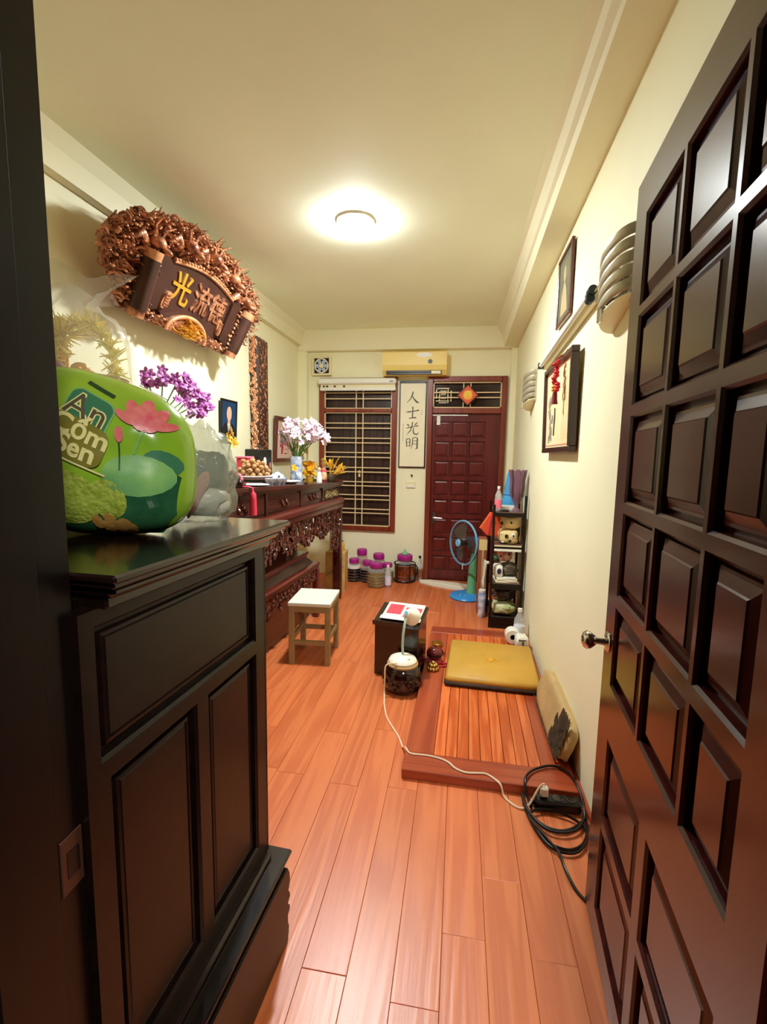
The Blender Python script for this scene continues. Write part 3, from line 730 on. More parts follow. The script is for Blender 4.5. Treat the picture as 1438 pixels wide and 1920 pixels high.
# the green snack bag: front sheet b(a,c) shared by bag and print
class Bag:
    A, C, D = .175, .170, .10
    fx = Vector((.97, .24, 0)).normalized(); fy = Vector((-.06, .12, 1)).normalized()
    org = Vector((-.735, .905, CT))
    def b(s, a, c):
        r = min(1, ((abs(a)/s.A)**3.2+(abs(c-s.C)/s.C)**3.2)**(1/3.2))
        return s.D*(1-r**2.6)**.55+.012*(noise.noise(Vector((a*9, c*9, 2.2))))*(1-r)+.006*noise.noise(Vector((a*26, c*20, 7)))*(1-r)
    def pt(s, a, c, e=0, side=1):
        n = s.fx.cross(s.fy).normalized()*1.0
        # shear the top a little to the right so that the pack leans
        return s.org+s.fx*a+s.fy*(c*(1-.85*a))+n*(side*(s.b(a, c)+e))
B = Bag(); nrm = B.fx.cross(B.fy)
bag = thing('snack_bag', 'lime green printed snack bag with a pink lotus, on the sideboard', 'bag', (B.org.x, B.org.y, CT))
off = Matrix.Translation(-Vector((B.org.x, B.org.y, CT)))
mb = MB(off); vs = []; nr, na = 34, 96
for side in (1, -1):
    k0 = len(vs)
    for j in range(nr+1):
        r = math.sin(j/nr*1.5708)
        for i in range(na):
            a = 6.28318*i/na; ca, sa = math.cos(a), math.sin(a)
            q = (abs(ca)**3.2+abs(sa)**3.2)**(-1/3.2)
            vs.append(B.pt(B.A*r*q*ca, max(0, B.C+B.C*r*q*sa), 0, side))
mb.add(vs, [(k0+j*na+i, k0+j*na+(i+1) % na, k0+(j+1)*na+(i+1) % na, k0+(j+1)*na+i) for k0 in (0, (nr+1)*na) for j in range(nr) for i in range(na)])
body = part('bag_body', mb, 'bagprint', bag, 70)
ROT = R(-19); PRX = .045             # the print's place on the front sheet
def decal(name, poly, mat, e=.003, rot=0, o=(0, 0), label=None, parent=body):
    """a printed shape laid on the front sheet of the bag"""
    c, s = math.cos(rot), math.sin(rot); P = [(o[0]+PRX+x*c-y*s, o[1]+x*s+y*c) for x, y in poly]
    bm = bmesh.new(); bm.faces.new([bm.verts.new((x, y, 0)) for x, y in P]); bmesh.ops.triangulate(bm, faces=bm.faces)
    for it in range(4): bmesh.ops.subdivide_edges(bm, edges=[g for g in bm.edges if g.calc_length() > .010], cuts=1, use_grid_fill=True)
    bmesh.ops.triangulate(bm, faces=bm.faces)
    for v in bm.verts: v.co = off @ B.pt(v.co.x, v.co.y, e)
    me = bpy.data.meshes.new(name); bm.to_mesh(me); bm.free(); me.materials.append(M[mat]); return link(name, me, parent)
def bagtext(body_, size, o, mat, e, rot=ROT, bold=0):
    c, s = math.cos(rot), math.sin(rot)
    return text_part('lettering', body_, size, None, mat, body, ext=.0004, bold=bold, mapper=lambda p: off @ B.pt(o[0]+PRX+p.x*c-p.y*s, o[1]+p.x*s+p.y*c, e+p.z))
def rrect(w, h, r, n=5):
    P = []
    for cx, cy, a0 in ((w/2-r, h/2-r, 0), (-w/2+r, h/2-r, 90), (-w/2+r, -h/2+r, 180), (w/2-r, -h/2+r, 270)):
        for i in range(n+1): a = R(a0+90*i/n); P.append((cx+r*math.cos(a), cy+r*math.sin(a)))
    return P
decal('dark_band', [(-.17, .012), (-.05, .004), (.06, .004), (.10, .05), (.115, .14), (.08, .17), (.05, .12), (.02, .09), (-.10, .07), (-.19, .07)], 'bagdark', .0022)
decal('leaf_print', ellpts(.045, .130, .065, .045, 18, .2), 'mint', .0028)
decal('leaf_print', ellpts(.085, .165, .035, .03, 14, .3), 'teal', .0026)
decal('badge', rrect(.092, .092, .02), 'mint', .0024, ROT, (-.048, .240))
decal('badge', rrect(.086, .086, .018), 'teal', .0030, ROT, (-.048, .240))
bagtext('An', .072, (-.048, .247), 'lettercream', .0038, bold=.003); bagtext('An', .072, (-.048, .247), 'letterbrown', .0046)
decal('badge', rrect(.112, .084, .022), 'khaki', .0050, ROT, (-.064, .186))
bagtext('Cốm', .054, (-.056, .203), 'lettercream', .0060, bold=.0014); bagtext('Sen', .054, (-.064, .168), 'lettercream', .0060, bold=.0014)
decal('badge_line', [(-.06, .002), (.06, .002), (.06, -.002), (-.06, -.002)], 'lettercream', .0054, ROT, (-.068, .140))
decal('small_print_line', [(-.03, .004), (.03, .004), (.03, -.004), (-.03, -.004)], 'darkgreen', .0026, ROT, (-.03, .300))
for k, (dx, dy, w, h, ro) in enumerate(((0, .006, .015, .040, 0), (-.018, .0, .014, .036, .4), (.018, .0, .014, .036, -.4), (-.034, -.010, .010, .022, 1.0), (.034, -.010, .010, .022, -1.0), (-.010, -.014, .013, .02, .3), (.012, -.014, .013, .02, -.3))):
    decal('lotus_petal', ellpts(0, 0, w, h, 12), 'lotus', .0032+.0004*k, ro, (.058+dx, .262+dy))
decal('lotus_stem', [(-.002, 0), (.002, 0), (-.016, -.06), (-.019, -.06)], 'mint', .003, 0, (.056, .235))
decal('lotus_bud', ellpts(0, 0, .008, .017, 12), 'lotus', .0032, 0, (.014, .212)); decal('bud_stem', [(-.0015, 0), (.0015, 0), (.0015, -.06), (-.0015, -.06)], 'darkgreen', .003, 0, (.014, .196))
decal('rice_print', ellpts(-.095, .075, .068, .052, 22, -.1), 'youngrice', .0034); decal('rice_print', ellpts(-.015, .075, .036, .040, 16), 'youngrice', .0028)
for x, y in ((-.045, .028), (-.020, .034), (.004, .026), (-.03, .018), (-.008, .016), (.012, .016)): decal('seed_print', ellpts(x, y, .014, .011, 10, x*40), 'seedcream', .0042+abs(x)*.02)
decal('heat_seal', [(-.03, .002), (.03, .002), (.03, -.002), (-.03, -.002)], 'white', .003, R(-14), (.045, .335))

# clear carrier bag of packets beside it
cb = thing('carrier_bag', 'clear grey-green plastic carrier bag of packets right of the green bag', 'bag', (-.668, 1.138, CT+.0005), R(10))
cb.scale = (.86, .80, .92)
for nm, c, r, rot, mt in (('packet', (-.015, -.05, .10), (.055, .012, .07), (.1, .5, .3), 'navy'), ('packet', (.012, -.06, .08), (.018, .009, .07), (.0, .5, .3), 'salmon'), ('packet', (.02, .0, .055), (.07, .05, .04), (0, 0, .4), 'whitebag'), ('packet', (-.05, -.03, .085), (.02, .02, .07), (.2, .4, 0), 'seedcream'), ('packet', (.02, .03, .14), (.06, .03, .06), (.3, .1, .6), 'greybag'), ('packet', (-.02, .0, .20), (.012, .02, .06), (.1, -.5, 0), 'teal')):
    e = Matrix.Translation(c) @ Matrix.Rotation(rot[0], 4, 'X') @ Matrix.Rotation(rot[1], 4, 'Y') @ Matrix.Rotation(rot[2], 4, 'Z')
    part(nm, MB().ell((0, 0, 0), r, 12, 8, M=e, p=.7, wob=.12, seed=len(nm)+r[0]*50), mt, cb, 60)
mb = MB().ell((0, 0, 0), (.105, .125, .14), 30, 20, p=.8, wob=.22, seed=4)
for v in mb.v: v.z = max(.001, v.z*1.0+.128); v.x += -.10*max(0, v.z-.15)
part('film', mb, 'filmgrey', cb, 80)

# ================================================================ the carved plaque high on the left wall
pt = thing('carved_plaque', 'gilded dragon-carved wooden plaque with dark scroll tablet, high on left wall', 'plaque', (-1.835, 2.875, 2.215))
ti = R(26)
PM = frame((0, 0, 0), (0, 1, 0), (math.sin(ti), 0, math.cos(ti)), (math.cos(ti), 0, -math.sin(ti)))
rnd = random.Random(21)
def inside(u, v): return (abs(u)/.80)**2.1+(abs(v-.29)/.30)**2.1
bp = [(.77*math.cos(a), .285+.275*math.sin(a)) for a in [6.28318*i/48 for i in range(48)]]
part('backboard', MB(PM).prism(bp, .0, .03), 'copper', pt)
cv = MB()
TAB = lambda u, v: abs(u) < .50 and .10 < v < .46+.0*abs(u)
for i in range(1500):
    u = rnd.uniform(-.8, .8); v = rnd.uniform(.0, .60)
    if inside(u, v) > 1.0 or (abs(u) < .44 and .06 < v < .41): continue
    curl(cv, PM, u, v, rnd.uniform(.012, .026), rnd.uniform(0, 6.28), rnd.uniform(.004, .007), rnd.uniform(.8, 1.5), rnd.uniform(.04, .10), rnd.choice((-1, 1)))
for i in range(260):
    a = rnd.uniform(-.35, 3.5); u = .76*math.cos(a)*rnd.uniform(.82, 1); v = .29+.28*math.sin(a)*rnd.uniform(.85, 1)
    flame(cv, PM, u, v, math.atan2(math.sin(a)*.8+.3, math.cos(a))+rnd.uniform(-.5, .5), rnd.uniform(.035, .075), rnd.uniform(.006, .010), rnd.uniform(-.9, .9), rnd.uniform(.03, .10))
part('dragon_scrollwork', cv, 'copper', pt, 60, kind='stuff')
hi = MB()
for i in range(700):
    u = rnd.uniform(-.8, .8); v = rnd.uniform(-.0, .60)
    if inside(u, v) > .97 or (abs(u) < .44 and .06 < v < .41): continue
    hi.ell((u, v, .075+rnd.uniform(0, .04)), (.009, .007, .010), 6, 5, M=PM)
part('highlight_beads', hi, 'copper_hi', pt, 60, kind='stuff')  # bright-coloured beads strewn over the scrollwork to stand in for its highlights
for k, u in enumerate((-.52, -.27, -.02, .24, .48)):        # dragon heads along the crest
    h = MB(PM); v = .51-.45*u*u
    h.ell((u, v, .10), (.045, .035, .05), 10, 8).ell((u+.03, v-.022, .14), (.03, .02, .04), 8, 6).tube([(u-.02, v+.02, .10), (u-.05, v+.07, .10), (u-.04, v+.12, .12)], .01, 5, [.012, .009, .003]).tube([(u+.02, v+.02, .10), (u+.03, v+.07, .10), (u+.07, v+.11, .12)], .01, 5, [.012, .009, .003])
    h.tube([(u-.05, v-.03, .07), (u-.11, v+.0, .09), (u-.14, v-.05, .07)], .02, 7, [.03, .026, .014])
    part('dragon_head', h, 'copper', pt, 60)
top = []; n = 17
for i in range(n): u = -.34+.68*i/(n-1); top.append((u, .345+.05*math.cos(u*4.4)))
tb = [(-.34, .10)]+top+[(.34, .10), (.26, .05), (-.26, .05)]
tabl = part('tablet', MB(PM).prism(tb, .03, .085), 'tablet', pt)
rim = MB(PM).tube([(p[0], p[1]+.012, .09) for p in top], .012, 7)
part('gilded_rim', rim, 'copper_hi', pt, 60)
for i in range(26): u = -.34+.68*i/25; part('rim_bead', MB(PM).ell((u, .369+.05*math.cos(u*4.4), .097), (.011, .009, .011), 6, 5), 'copper_hi', pt, 60)
for u, ch in ((-.20, '光'), (.02, '流'), (.215, '德')):
    text_part('gilded_character', ch, .19, PM @ Matrix.Translation((u, .235, .087)), 'gold' if u < -.1 else 'copper', tabl, ext=.006, bold=.003)
for q in (-1, 1):
    part('side_leaf', MB(PM).prism([(q*.35, .08), (q*.47, .05), (q*.47, .34), (q*.42, .38), (q*.35, .34)][::q], .04, .10), 'tablet', pt)
    rl = part('scroll_roller', MB(PM).cyl((q*.52, .04, .12), (q*.545, .30, .12), .05, seg=18), 'tablet', pt, 40)
    part('roller_cap', MB(PM).cyl((q*.545, .30, .12), (q*.55, .345, .12), .048, .052, seg=16), 'copper_hi', rl, 40)
    part('roller_foot', MB(PM).cyl((q*.518, .0, .12), (q*.52, .04, .12), .046, .046, seg=16), 'copper', rl, 40)
    for k in range(9): part('strip_bead', MB(PM).ell((q*.465, .08+.03*k, .108), (.007, .012, .009), 6, 5), 'copper_hi', pt, 60)
    lf_ = part('leaf_ornament', MB(PM).prism(ellpts(q*.30, .15, .028, .055, 14, q*.35), .085, .10), 'copper_hi', pt)
    for k in range(5): part('leaf_vein', MB(PM).box(q*.30-.02, q*.30+.02, .115+.016*k, .123+.016*k, .10, .107), 'copper', lf_)
for u in (-.45, .45):
    part('wall_bracket', MB().box(-.0645, .03, u-.02, u+.02, .02, .05, .004), 'black', pt)
    part('stay_rod', MB().tube([(-.0645, u, .40), (.16, u, .40)], .005, 6), 'black', pt)
md = MB(PM).prism([(-.02+.215*math.cos(a), .0+.125*math.sin(a)) for a in [math.pi*i/20 for i in range(21)]], .04, .10)
mdl = part('medallion', md, 'copper', pt)
part('medallion_ring', MB(PM).tube([(-.02+.21*math.cos(a), .0+.12*math.sin(a), .105) for a in [math.pi*i/20 for i in range(21)]], .013, 7), 'copper_hi', mdl, 60)
mc = MB()
for i in range(46):
    a = rnd.uniform(.1, 3.04); r = rnd.uniform(.0, .16); curl(mc, PM, -.02+1.1*r*math.cos(a), .01+.6*r*math.sin(a), rnd.uniform(.014, .026), rnd.uniform(0, 6), .006, 1, .115, rnd.choice((1, -1)))
part('medallion_carving', mc, 'gold', mdl, 60, kind='stuff')
lb = MB()
for i in range(64):
    u = -.62+1.24*i/63
    if abs(u) > .2: curl(lb, PM, u, .03+.25*max(0, abs(u)-.5)+.015*math.sin(i*1.3), .028, i*.9, .010, 1.1, .08, 1 if i % 2 else -1)
part('lower_fringe', lb, 'copper', pt, 60, kind='stuff')

# ================================================================ altar
AL = 2.22
al = thing('altar_table', 'long dark carved altar table against the left wall', 'altar', (-1.292, 2.32, 0), -TH)
def zt(y): return 1.252-.031*y                 # the old top sags a little towards its far end
def slab(x0, x1, y0, y1, h0, h1):
    vs = []
    for y in (y0, y1): vs += [(x0, y, zt(y)-h0), (x1, y, zt(y)-h0), (x1, y, zt(y)-h1), (x0, y, zt(y)-h1)]
    return MB().add(vs, [(0, 1, 2, 3), (7, 6, 5, 4), (0, 4, 5, 1), (1, 5, 6, 2), (2, 6, 7, 3), (3, 7, 4, 0)])
part('top', slab(-.58, .03, -.02, AL+.05, 0, .024), 'altar', al)
part('top_moulding', slab(-.57, .015, 0, AL+.03, .024, .044), 'altar', al)
part('end_scroll', MB().add(*(lambda m: (m.v, m.f))(MB().tube([(-.5, AL+.045, zt(AL)), (.02, AL+.045, zt(AL))], .022, 10))), 'altar', al, 40)
part('frieze_box', MB().add([(-.56, 0, 1.03), (-.012, 0, 1.03), (-.012, AL, 1.03), (-.56, AL, 1.03), (-.56, 0, zt(0)-.044), (-.012, 0, zt(0)-.044), (-.012, AL, zt(AL)-.044), (-.56, AL, zt(AL)-.044)], [(0, 1, 5, 4), (1, 2, 6, 5), (2, 3, 7, 6), (3, 0, 4, 7), (4, 5, 6, 7), (3, 2, 1, 0)]), 'altar', al)
for y0, y1, carved in ((.03, .62, 0), (.66, 1.22, 0), (1.27, 1.72, 2), (1.78, 2.18, 1)):
    h = min(zt(y0), zt(y1))-.06-1.05
    pn = part('frieze_panel', MB(frame((-.012, (y0+y1)/2, 1.05+h/2), (0, 1, 0), (1, 0, 0), (0, 0, -1))).add(*(lambda m: (m.v, m.f))(raised(y1-y0, h, .0, .008, .004, .016))), 'altar', al)
    cvd = MB(); rnd = random.Random(int(y0*100))
    for i in range((16 if carved == 1 else 6) if carved else 4):
        if carved == 1: u = y0+.05+(y1-y0-.1)*(i % 8)/7; v = 1.05+h*(.32 if i < 8 else .68); sz = .026
        else: u = (y0+y1)/2+.03*(i-2); v = 1.05+h*(.5+.12*(-1)**i); sz = .018
        curl(cvd, frame((-.004, 0, 0), (0, 1, 0), (0, 0, 1), (1, 0, 0)), u, v, sz, i*1.3, .006, 1.1, .01, 1 if i % 2 else -1)
    part('frieze_carving', cvd, 'carving' if carved != 1 else 'stoolwood', pn, 60, kind='stuff')
for y in (.0, .64, 1.245, 1.75, 2.20):
    part('frieze_stile', MB().box(-.02, .004, y-.012, y+.012, 1.03, zt(y)-.044, .003), 'altar', al)
part('waist_rail', MB().box(-.56, .05, -.02, AL+.03, .975, 1.034, .016).box(-.56, .04, -.015, AL+.025, .935, .978, .008), 'altar_rail', al)
def carved_leg(y, h=.94, x=0., wd=.055):
    mb = MB().box(x-wd, x+.028, y-.028, y+.028, .0, h, .006)
    return part('leg', mb, 'altar', al)
for y in (.02, AL-.0): carved_leg(y)
for y in (.02, AL): carved_leg(y, x=-.48)
part('back_panel', MB().box(-.56, -.54, .05, AL-.03, .1, .94), 'altar', al)
ap = MB(); AM = frame((.0, 0, 0), (0, 1, 0), (0, 0, 1), (1, 0, 0)); rnd = random.Random(8)
apron = part('apron_rail', MB().box(-.012, .012, .05, AL-.03, .915, .937), 'altar_rail', al)
n = 30
for i in range(n):
    u = .08+(AL-.14)*i/(n-1); dep = .11+.08*abs(math.sin(i*.62))+(.16 if i > n-4 or i < 3 else 0)
    for j in range(int(dep/.048)+1):
        curl(ap, AM, u+rnd.uniform(-.02, .02), .905-.047*j, rnd.uniform(.026, .036), rnd.uniform(0, 6.28), .010, 1.25, rnd.uniform(.008, .03), rnd.choice((-1, 1)))
    ap.ell((.01, u, .905-dep), (.016, .018, .024), 7, 6)
    if i % 2: ap.tube([(0, u, .92), (.01, u+.03, .86), (.014, u+.05, .82-.3*(dep-.11)), (.012, u+.02, .78)], .011, 5)
for k in range(7):                              # brackets down the far leg
    curl(ap, AM, AL-.07-.006*k, .80-.045*k, .030, k*1.1, .010, 1.2, .015, 1 if k % 2 else -1)
    curl(ap, AM, .09, .80-.045*k, .030, k*1.1, .010, 1.2, .015, 1 if k % 2 else -1)
part('carved_apron', ap, 'carving', al, 60, kind='stuff')

lt = thing('lower_altar_table', 'low dark red table pushed in under the altar', 'table', (-1.292, 2.32, 0), -TH)
LL = 1.68
part('top', MB().box(-.50, -.085, -.0, LL-.06, .575, .600, .006).box(-.50, -.095, .01, LL-.07, .555, .577, .004), 'altar_rail', lt)
part('frieze', MB().add([(-.49, .02, .50), (-.045, .02, .50), (-.045, LL-.05, .50), (-.49, LL-.05, .50), (-.49, .02, .556), (-.10, .02, .556), (-.10, LL-.09, .556), (-.49, LL-.09, .556)], [(0, 1, 5, 4), (1, 2, 6, 5), (2, 3, 7, 6), (3, 0, 4, 7), (4, 5, 6, 7), (3, 2, 1, 0)]), 'altar', lt)
part('rail', MB().box(-.50, .0, .0, LL, .47, .502, .010).box(-.49, -.008, .005, LL-.006, .445, .472, .006), 'altar_rail', lt)
for y in (.03, LL-.03): part('leg', MB().box(-.055, -.004, y-.026, y+.026, 0, .446, .006), 'altar_rail', lt)
for y in (.03, LL-.03): part('leg', MB().box(-.49, -.44, y-.026, y+.026, 0, .446, .006), 'altar', lt)
part('inner_panel', MB().box(-.12, -.10, .05, LL-.05, .0, .446), 'altar', lt)
ap2 = MB(); A2 = frame((-.03, 0, 0), (0, 1, 0), (0, 0, 1), (1, 0, 0))
for i in range(24):
    u = .09+(LL-.18)*i/23
    for j in range(2+(i % 3 == 0)): curl(ap2, A2, u+rnd.uniform(-.015, .015), .42-.05*j, .028, rnd.uniform(0, 6), .010, 1.2, .012, rnd.choice((1, -1)))
part('carved_apron', ap2, 'carving', lt, 60, kind='stuff')
def alt(x, y, dz=.0008):
    """a point on the altar top: x from its front edge, y along it"""
    p = rotz(-TH, (-1.292, 2.32, 0)) @ Vector((x, y, zt(y)+dz)); return p

# ================================================================ things on the altar
def flowerstem(mb, p, q, r=.003): mb.tube([p, (Vector(p)+Vector(q))/2+Vector((.0, .0, .02)), q], r, 4)
def blossom(mat, r=.024, seed=1, petals=5):
    rd = random.Random(seed); mb = MB()
    for i in range(petals):
        a = 6.283*i/petals+rd.uniform(-.2, .2); e = Matrix.Rotation(a, 4, 'Z') @ Matrix.Translation((r*.6, 0, .003)) @ Matrix.Rotation(-.35, 4, 'Y')
        mb.ell((0, 0, 0), (r*.62, r*.42, r*.10), 7, 4, M=e)
    mb.ell((0, 0, .006), (r*.22, r*.22, r*.25), 6, 4)
    return mb.mesh('blossom', mat, 60)
def lookrot(d, roll=0): return Vector(d).to_track_quat('Z', 'Y').to_matrix().to_4x4() @ Matrix.Rotation(roll, 4, 'Z')
def bouquet(t, z0, n, spread, hgt, bmesh_, seed, stemmat='green', lean=(0, 0, 0), per=3):
    rd = random.Random(seed); st = MB()
    for i in range(n):
        a = 6.283*i/n+rd.uniform(-.3, .3); rr = spread*rd.uniform(.3, 1); h = hgt*rd.uniform(.7, 1.05)
        tip = Vector((rr*math.cos(a), rr*math.sin(a), z0+h))+Vector(lean)*h
        st.tube([(0, 0, z0-.05), tip*.5+Vector((0, 0, z0*.5)), tip], .0035, 4, [.004, .0035, .002])
        for k in range(per):
            p = tip+Vector((rd.uniform(-.03, .03), rd.uniform(-.03, .03), -.025*k+rd.uniform(-.01, .01)))
            o = link('blossom', bmesh_, t); o.matrix_local = Matrix.Translation(p) @ lookrot((rd.uniform(-.2, 1), rd.uniform(-1, .3), rd.uniform(.0, .8)), rd.uniform(0, 6))
        for k in range(2):
            q = tip*rd.uniform(.35, .75)+Vector((0, 0, z0*.4)); d = Vector((rd.uniform(-1, 1), rd.uniform(-1, 1), rd.uniform(.2, 1))).normalized()
            st.ell((0, 0, 0), (.008, .003, .04), 6, 4, M=Matrix.Translation(q+d*.03) @ lookrot(d))
    part('stems_and_leaves', st, stemmat, t, 60, kind='stuff')

p = alt(-.33, .04)
t = thing('orchid_vase', 'white vase of purple orchids behind the green snack bag', 'flowers', p)
part('vase', MB().lathe([(0, 0), (.04, 0), (.055, .04), (.06, .10), (.045, .17), (.032, .20), (.042, .225), (.036, .225), (.028, .20), (0, .19)], 20), 'porcelain', t, 40)
bl = blossom('purple', .027, 3)
st = MB(); rd = random.Random(12)
for (dx, dy, dz), cnt in (((.02, -.14, .60), 8), ((.05, -.02, .62), 10), ((.06, .10, .60), 11), ((.05, .20, .585), 10), ((.04, .30, .56), 10), ((.05, .38, .52), 9), ((.06, .30, .45), 8), ((.05, .16, .47), 5)):
    tip = Vector((dx, dy, dz)); st.tube([(0, 0, .18), (dx*.4, dy*.25, dz*.75), tip], .004, 5)
    for k in range(cnt):
        q = tip+Vector((rd.uniform(-.03, .03), rd.uniform(-.06, .06), rd.uniform(-.06, .025)))
        o = link('blossom', bl, t); o.matrix_local = Matrix.Translation(q) @ lookrot((rd.uniform(.1, 1), rd.uniform(-1, .2), rd.uniform(-.2, .6)), rd.uniform(0, 6))
part('stems_and_leaves', st, 'green', t, 60, kind='stuff')

# framed pictures over the altar, on the left wall
def left_picture(name, label, y0, z0, L, Hh, D, fw, fmat, pmat, tilt=.05, cat='picture'):
    t = thing(name, label, cat, (XL+.001, y0, z0))
    Mx = frame((0, 0, 0), (0, 1, 0), (math.sin(tilt), 0, math.cos(tilt)), (math.cos(tilt), 0, -math.sin(tilt)))
    mb = MB(Mx)
    for a in ((0, L, 0, fw), (0, L, Hh-fw, Hh), (0, fw, fw, Hh-fw), (L-fw, L, fw, Hh-fw)): mb.box(a[0], a[1], a[2], a[3], .002, D, .003)
    part('frame', mb, fmat, t); part('print', MB(Mx).box(fw, L-fw, fw, Hh-fw, .004, D*.6), pmat, t)
    return t, Mx, D*.6
t, Mx, e = left_picture('portrait_photo', 'blue portrait photograph of a bald elderly man in dark suit on left wall', 3.54, 1.545, .27, .335, .02, .014, 'black', 'photoblue')
part('suit', MB(Mx).prism([(.02, .016), (.25, .016), (.245, .10), (.20, .145), (.07, .145), (.025, .10)], e, e+.001), 'suit', t)
part('shirt', MB(Mx).prism([(.11, .145), (.16, .145), (.137, .04)], e+.001, e+.0018), 'white', t)
part('tie', MB(Mx).prism([(.130, .135), (.142, .135), (.146, .06), (.136, .045), (.128, .06)], e+.0018, e+.0024), 'sepia', t)
part('neck', MB(Mx).prism([(.115, .14), (.155, .14), (.152, .18), (.118, .18)], e+.0019, e+.0024), 'skin', t)
part('face', MB(Mx).prism(ellpts(.135, .222, .041, .058, 22), e+.0024, e+.0034), 'skin', t)
part('face_features', MB(Mx).box(.112, .128, .228, .231, e+.0034, e+.0038).box(.142, .158, .228, .231, e+.0034, e+.0038).box(.132, .138, .205, .212, e+.0034, e+.0038).box(.122, .148, .190, .193, e+.0034, e+.0038), 'salmon', t, kind='stuff')
t, Mx, e = left_picture('fortune_picture', 'dark-framed picture of a magenta character on the left wall', 4.63, 1.365, .57, .47, .035, .04, 'mahogany', M.setdefault('pinkpaper', pm('pale pink paper', (232, 206, 190), .45)))
text_part('magenta_character', '福', .26, Mx @ Matrix.Translation((.27, .19, e)), 'magenta', t, ext=.001, bold=.008)
part('blossom_print', MB(Mx).prism(ellpts(.24, .38, .05, .03, 14, .4), e, e+.001), 'salmon', t)
cp = thing('couplet_board', 'tall narrow gilded and dark carved board on the left wall', 'plaque', (XL, 4.12, 1.28))
Hc = 1.215
part('board', MB().box(0, .085, 0, .24, 0, Hc, .02), 'tablet', cp)
gp = MB(); g3 = MB(); rd = random.Random(5)
for i in range(150): curl(gp, frame((0, -.002, 0), (1, 0, 0), (0, 0, 1), (0, -1, 0)), rd.uniform(.015, .07), .02+(Hc-.04)*i/149, rd.uniform(.012, .02), rd.uniform(0, 6), .005, 1.1, .004, rd.choice((1, -1)), 4, 7)
for i in range(170): curl(g3, frame((.084, 0, 0), (0, 1, 0), (0, 0, 1), (1, 0, 0)), rd.uniform(.03, .21), .03+(Hc-.05)*i/169, rd.uniform(.010, .018), rd.uniform(0, 6), .003, 1.1, .003, rd.choice((1, -1)), 4, 7)
part('gilded_edge_carving', gp, 'copper_hi', cp, 60, kind='stuff')
part('face_carving', g3, 'copper', cp, 60, kind='stuff')

def tw(name, label, cat, x, y, rz=0, group=None, dz=0): return thing(name, label, cat, alt(x, y, .0008+dz), rz, group)
# dark fruit in a tray at the front edge, near end
t = tw('fruit_tray', 'low dark wooden tray at the front edge of the altar', 'tray', -.10, .36)
part('base', MB().lathe([(0, 0), (.085, 0), (.095, .02), (.09, .02), (.08, .008), (0, .008)], 20), 'altar', t, 40)
fm = MB().ell((0, 0, 0), (.020, .020, .019), 10, 7).mesh('fruit', 'darkfruit', 60); rd = random.Random(2)
k = 0
for ring, (r, z, n) in enumerate(((.062, .0285, 9), (.03, .0285, 5), (.045, .058, 7), (.02, .083, 3))):
    for i in range(n):
        a = 6.283*i/n+ring*.4; q = alt(-.10, .36)
        o = link('plum', fm, None); o.location = (q.x+r*math.cos(a), q.y+r*math.sin(a), q.z+z); tag(o, 'dark plum heaped in the low wooden tray on the altar', 'fruit', 'dark plums in the tray')
t = tw('pink_bow', 'pink ribbon bow beside the dark fruit on the altar', 'ribbon', -.20, .62)
for a in (-.7, .7): part('loop', MB().ell((0, .0, .06), (.018, .045, .03), 10, 7, M=Matrix.Rotation(a, 4, 'X')), 'pink', t, 60)
part('tail', MB().box(-.012, .012, -.03, .03, 0, .05, .006), 'pink', t)
t = tw('red_tassel', 'pink red tassel hanging over the altar front edge', 'tassel', .045, .37)
part('cord', MB().tube([(-.09, -.02, .004), (-.03, -.005, .008), (-.004, .0, .0), (0, .0, -.03)], .006, 6), 'pinkred', t, 60)
part('fringe', MB().lathe([(.004, -.02), (.018, -.035), (.020, -.07), (.022, -.165), (0, -.165)], 12), 'pinkred', t, 40)
# pink boxes and black case at the back
t = tw('pink_gift_box', 'pink gift boxes with ribbon stacked at the altar back', 'box', -.36, 1.02)
part('lower_box', MB().box(-.05, .05, -.06, .06, 0, .10, .006), 'pink', t); part('upper_box', MB().box(-.045, .045, -.055, .055, .101, .19, .008), 'pinkred', t)
part('lid', MB().box(-.05, .05, -.06, .06, .19, .205, .004), 'pink', t)
t = tw('tablet_case', 'black box with white medallion and metal handle at the altar back', 'box', -.40, 1.32)
part('body', MB().box(-.06, .06, -.13, .13, 0, .27, .006), 'black', t)
part('medallion', MB(frame((.061, -.02, .17), (0, 1, 0), (0, 0, 1), (1, 0, 0))).prism(ellpts(0, 0, .026, .038, 18), 0, .003), 'white', t)
part('medallion', MB(frame((.061, .085, .14), (0, 1, 0), (0, 0, 1), (1, 0, 0))).prism(ellpts(0, 0, .016, .026, 14), 0, .003), 'salmon', t)
part('handle', MB().tube([(0, -.06, .27), (0, -.05, .295), (0, .05, .295), (0, .06, .27)], .006, 8), 'chrome', t, 60)
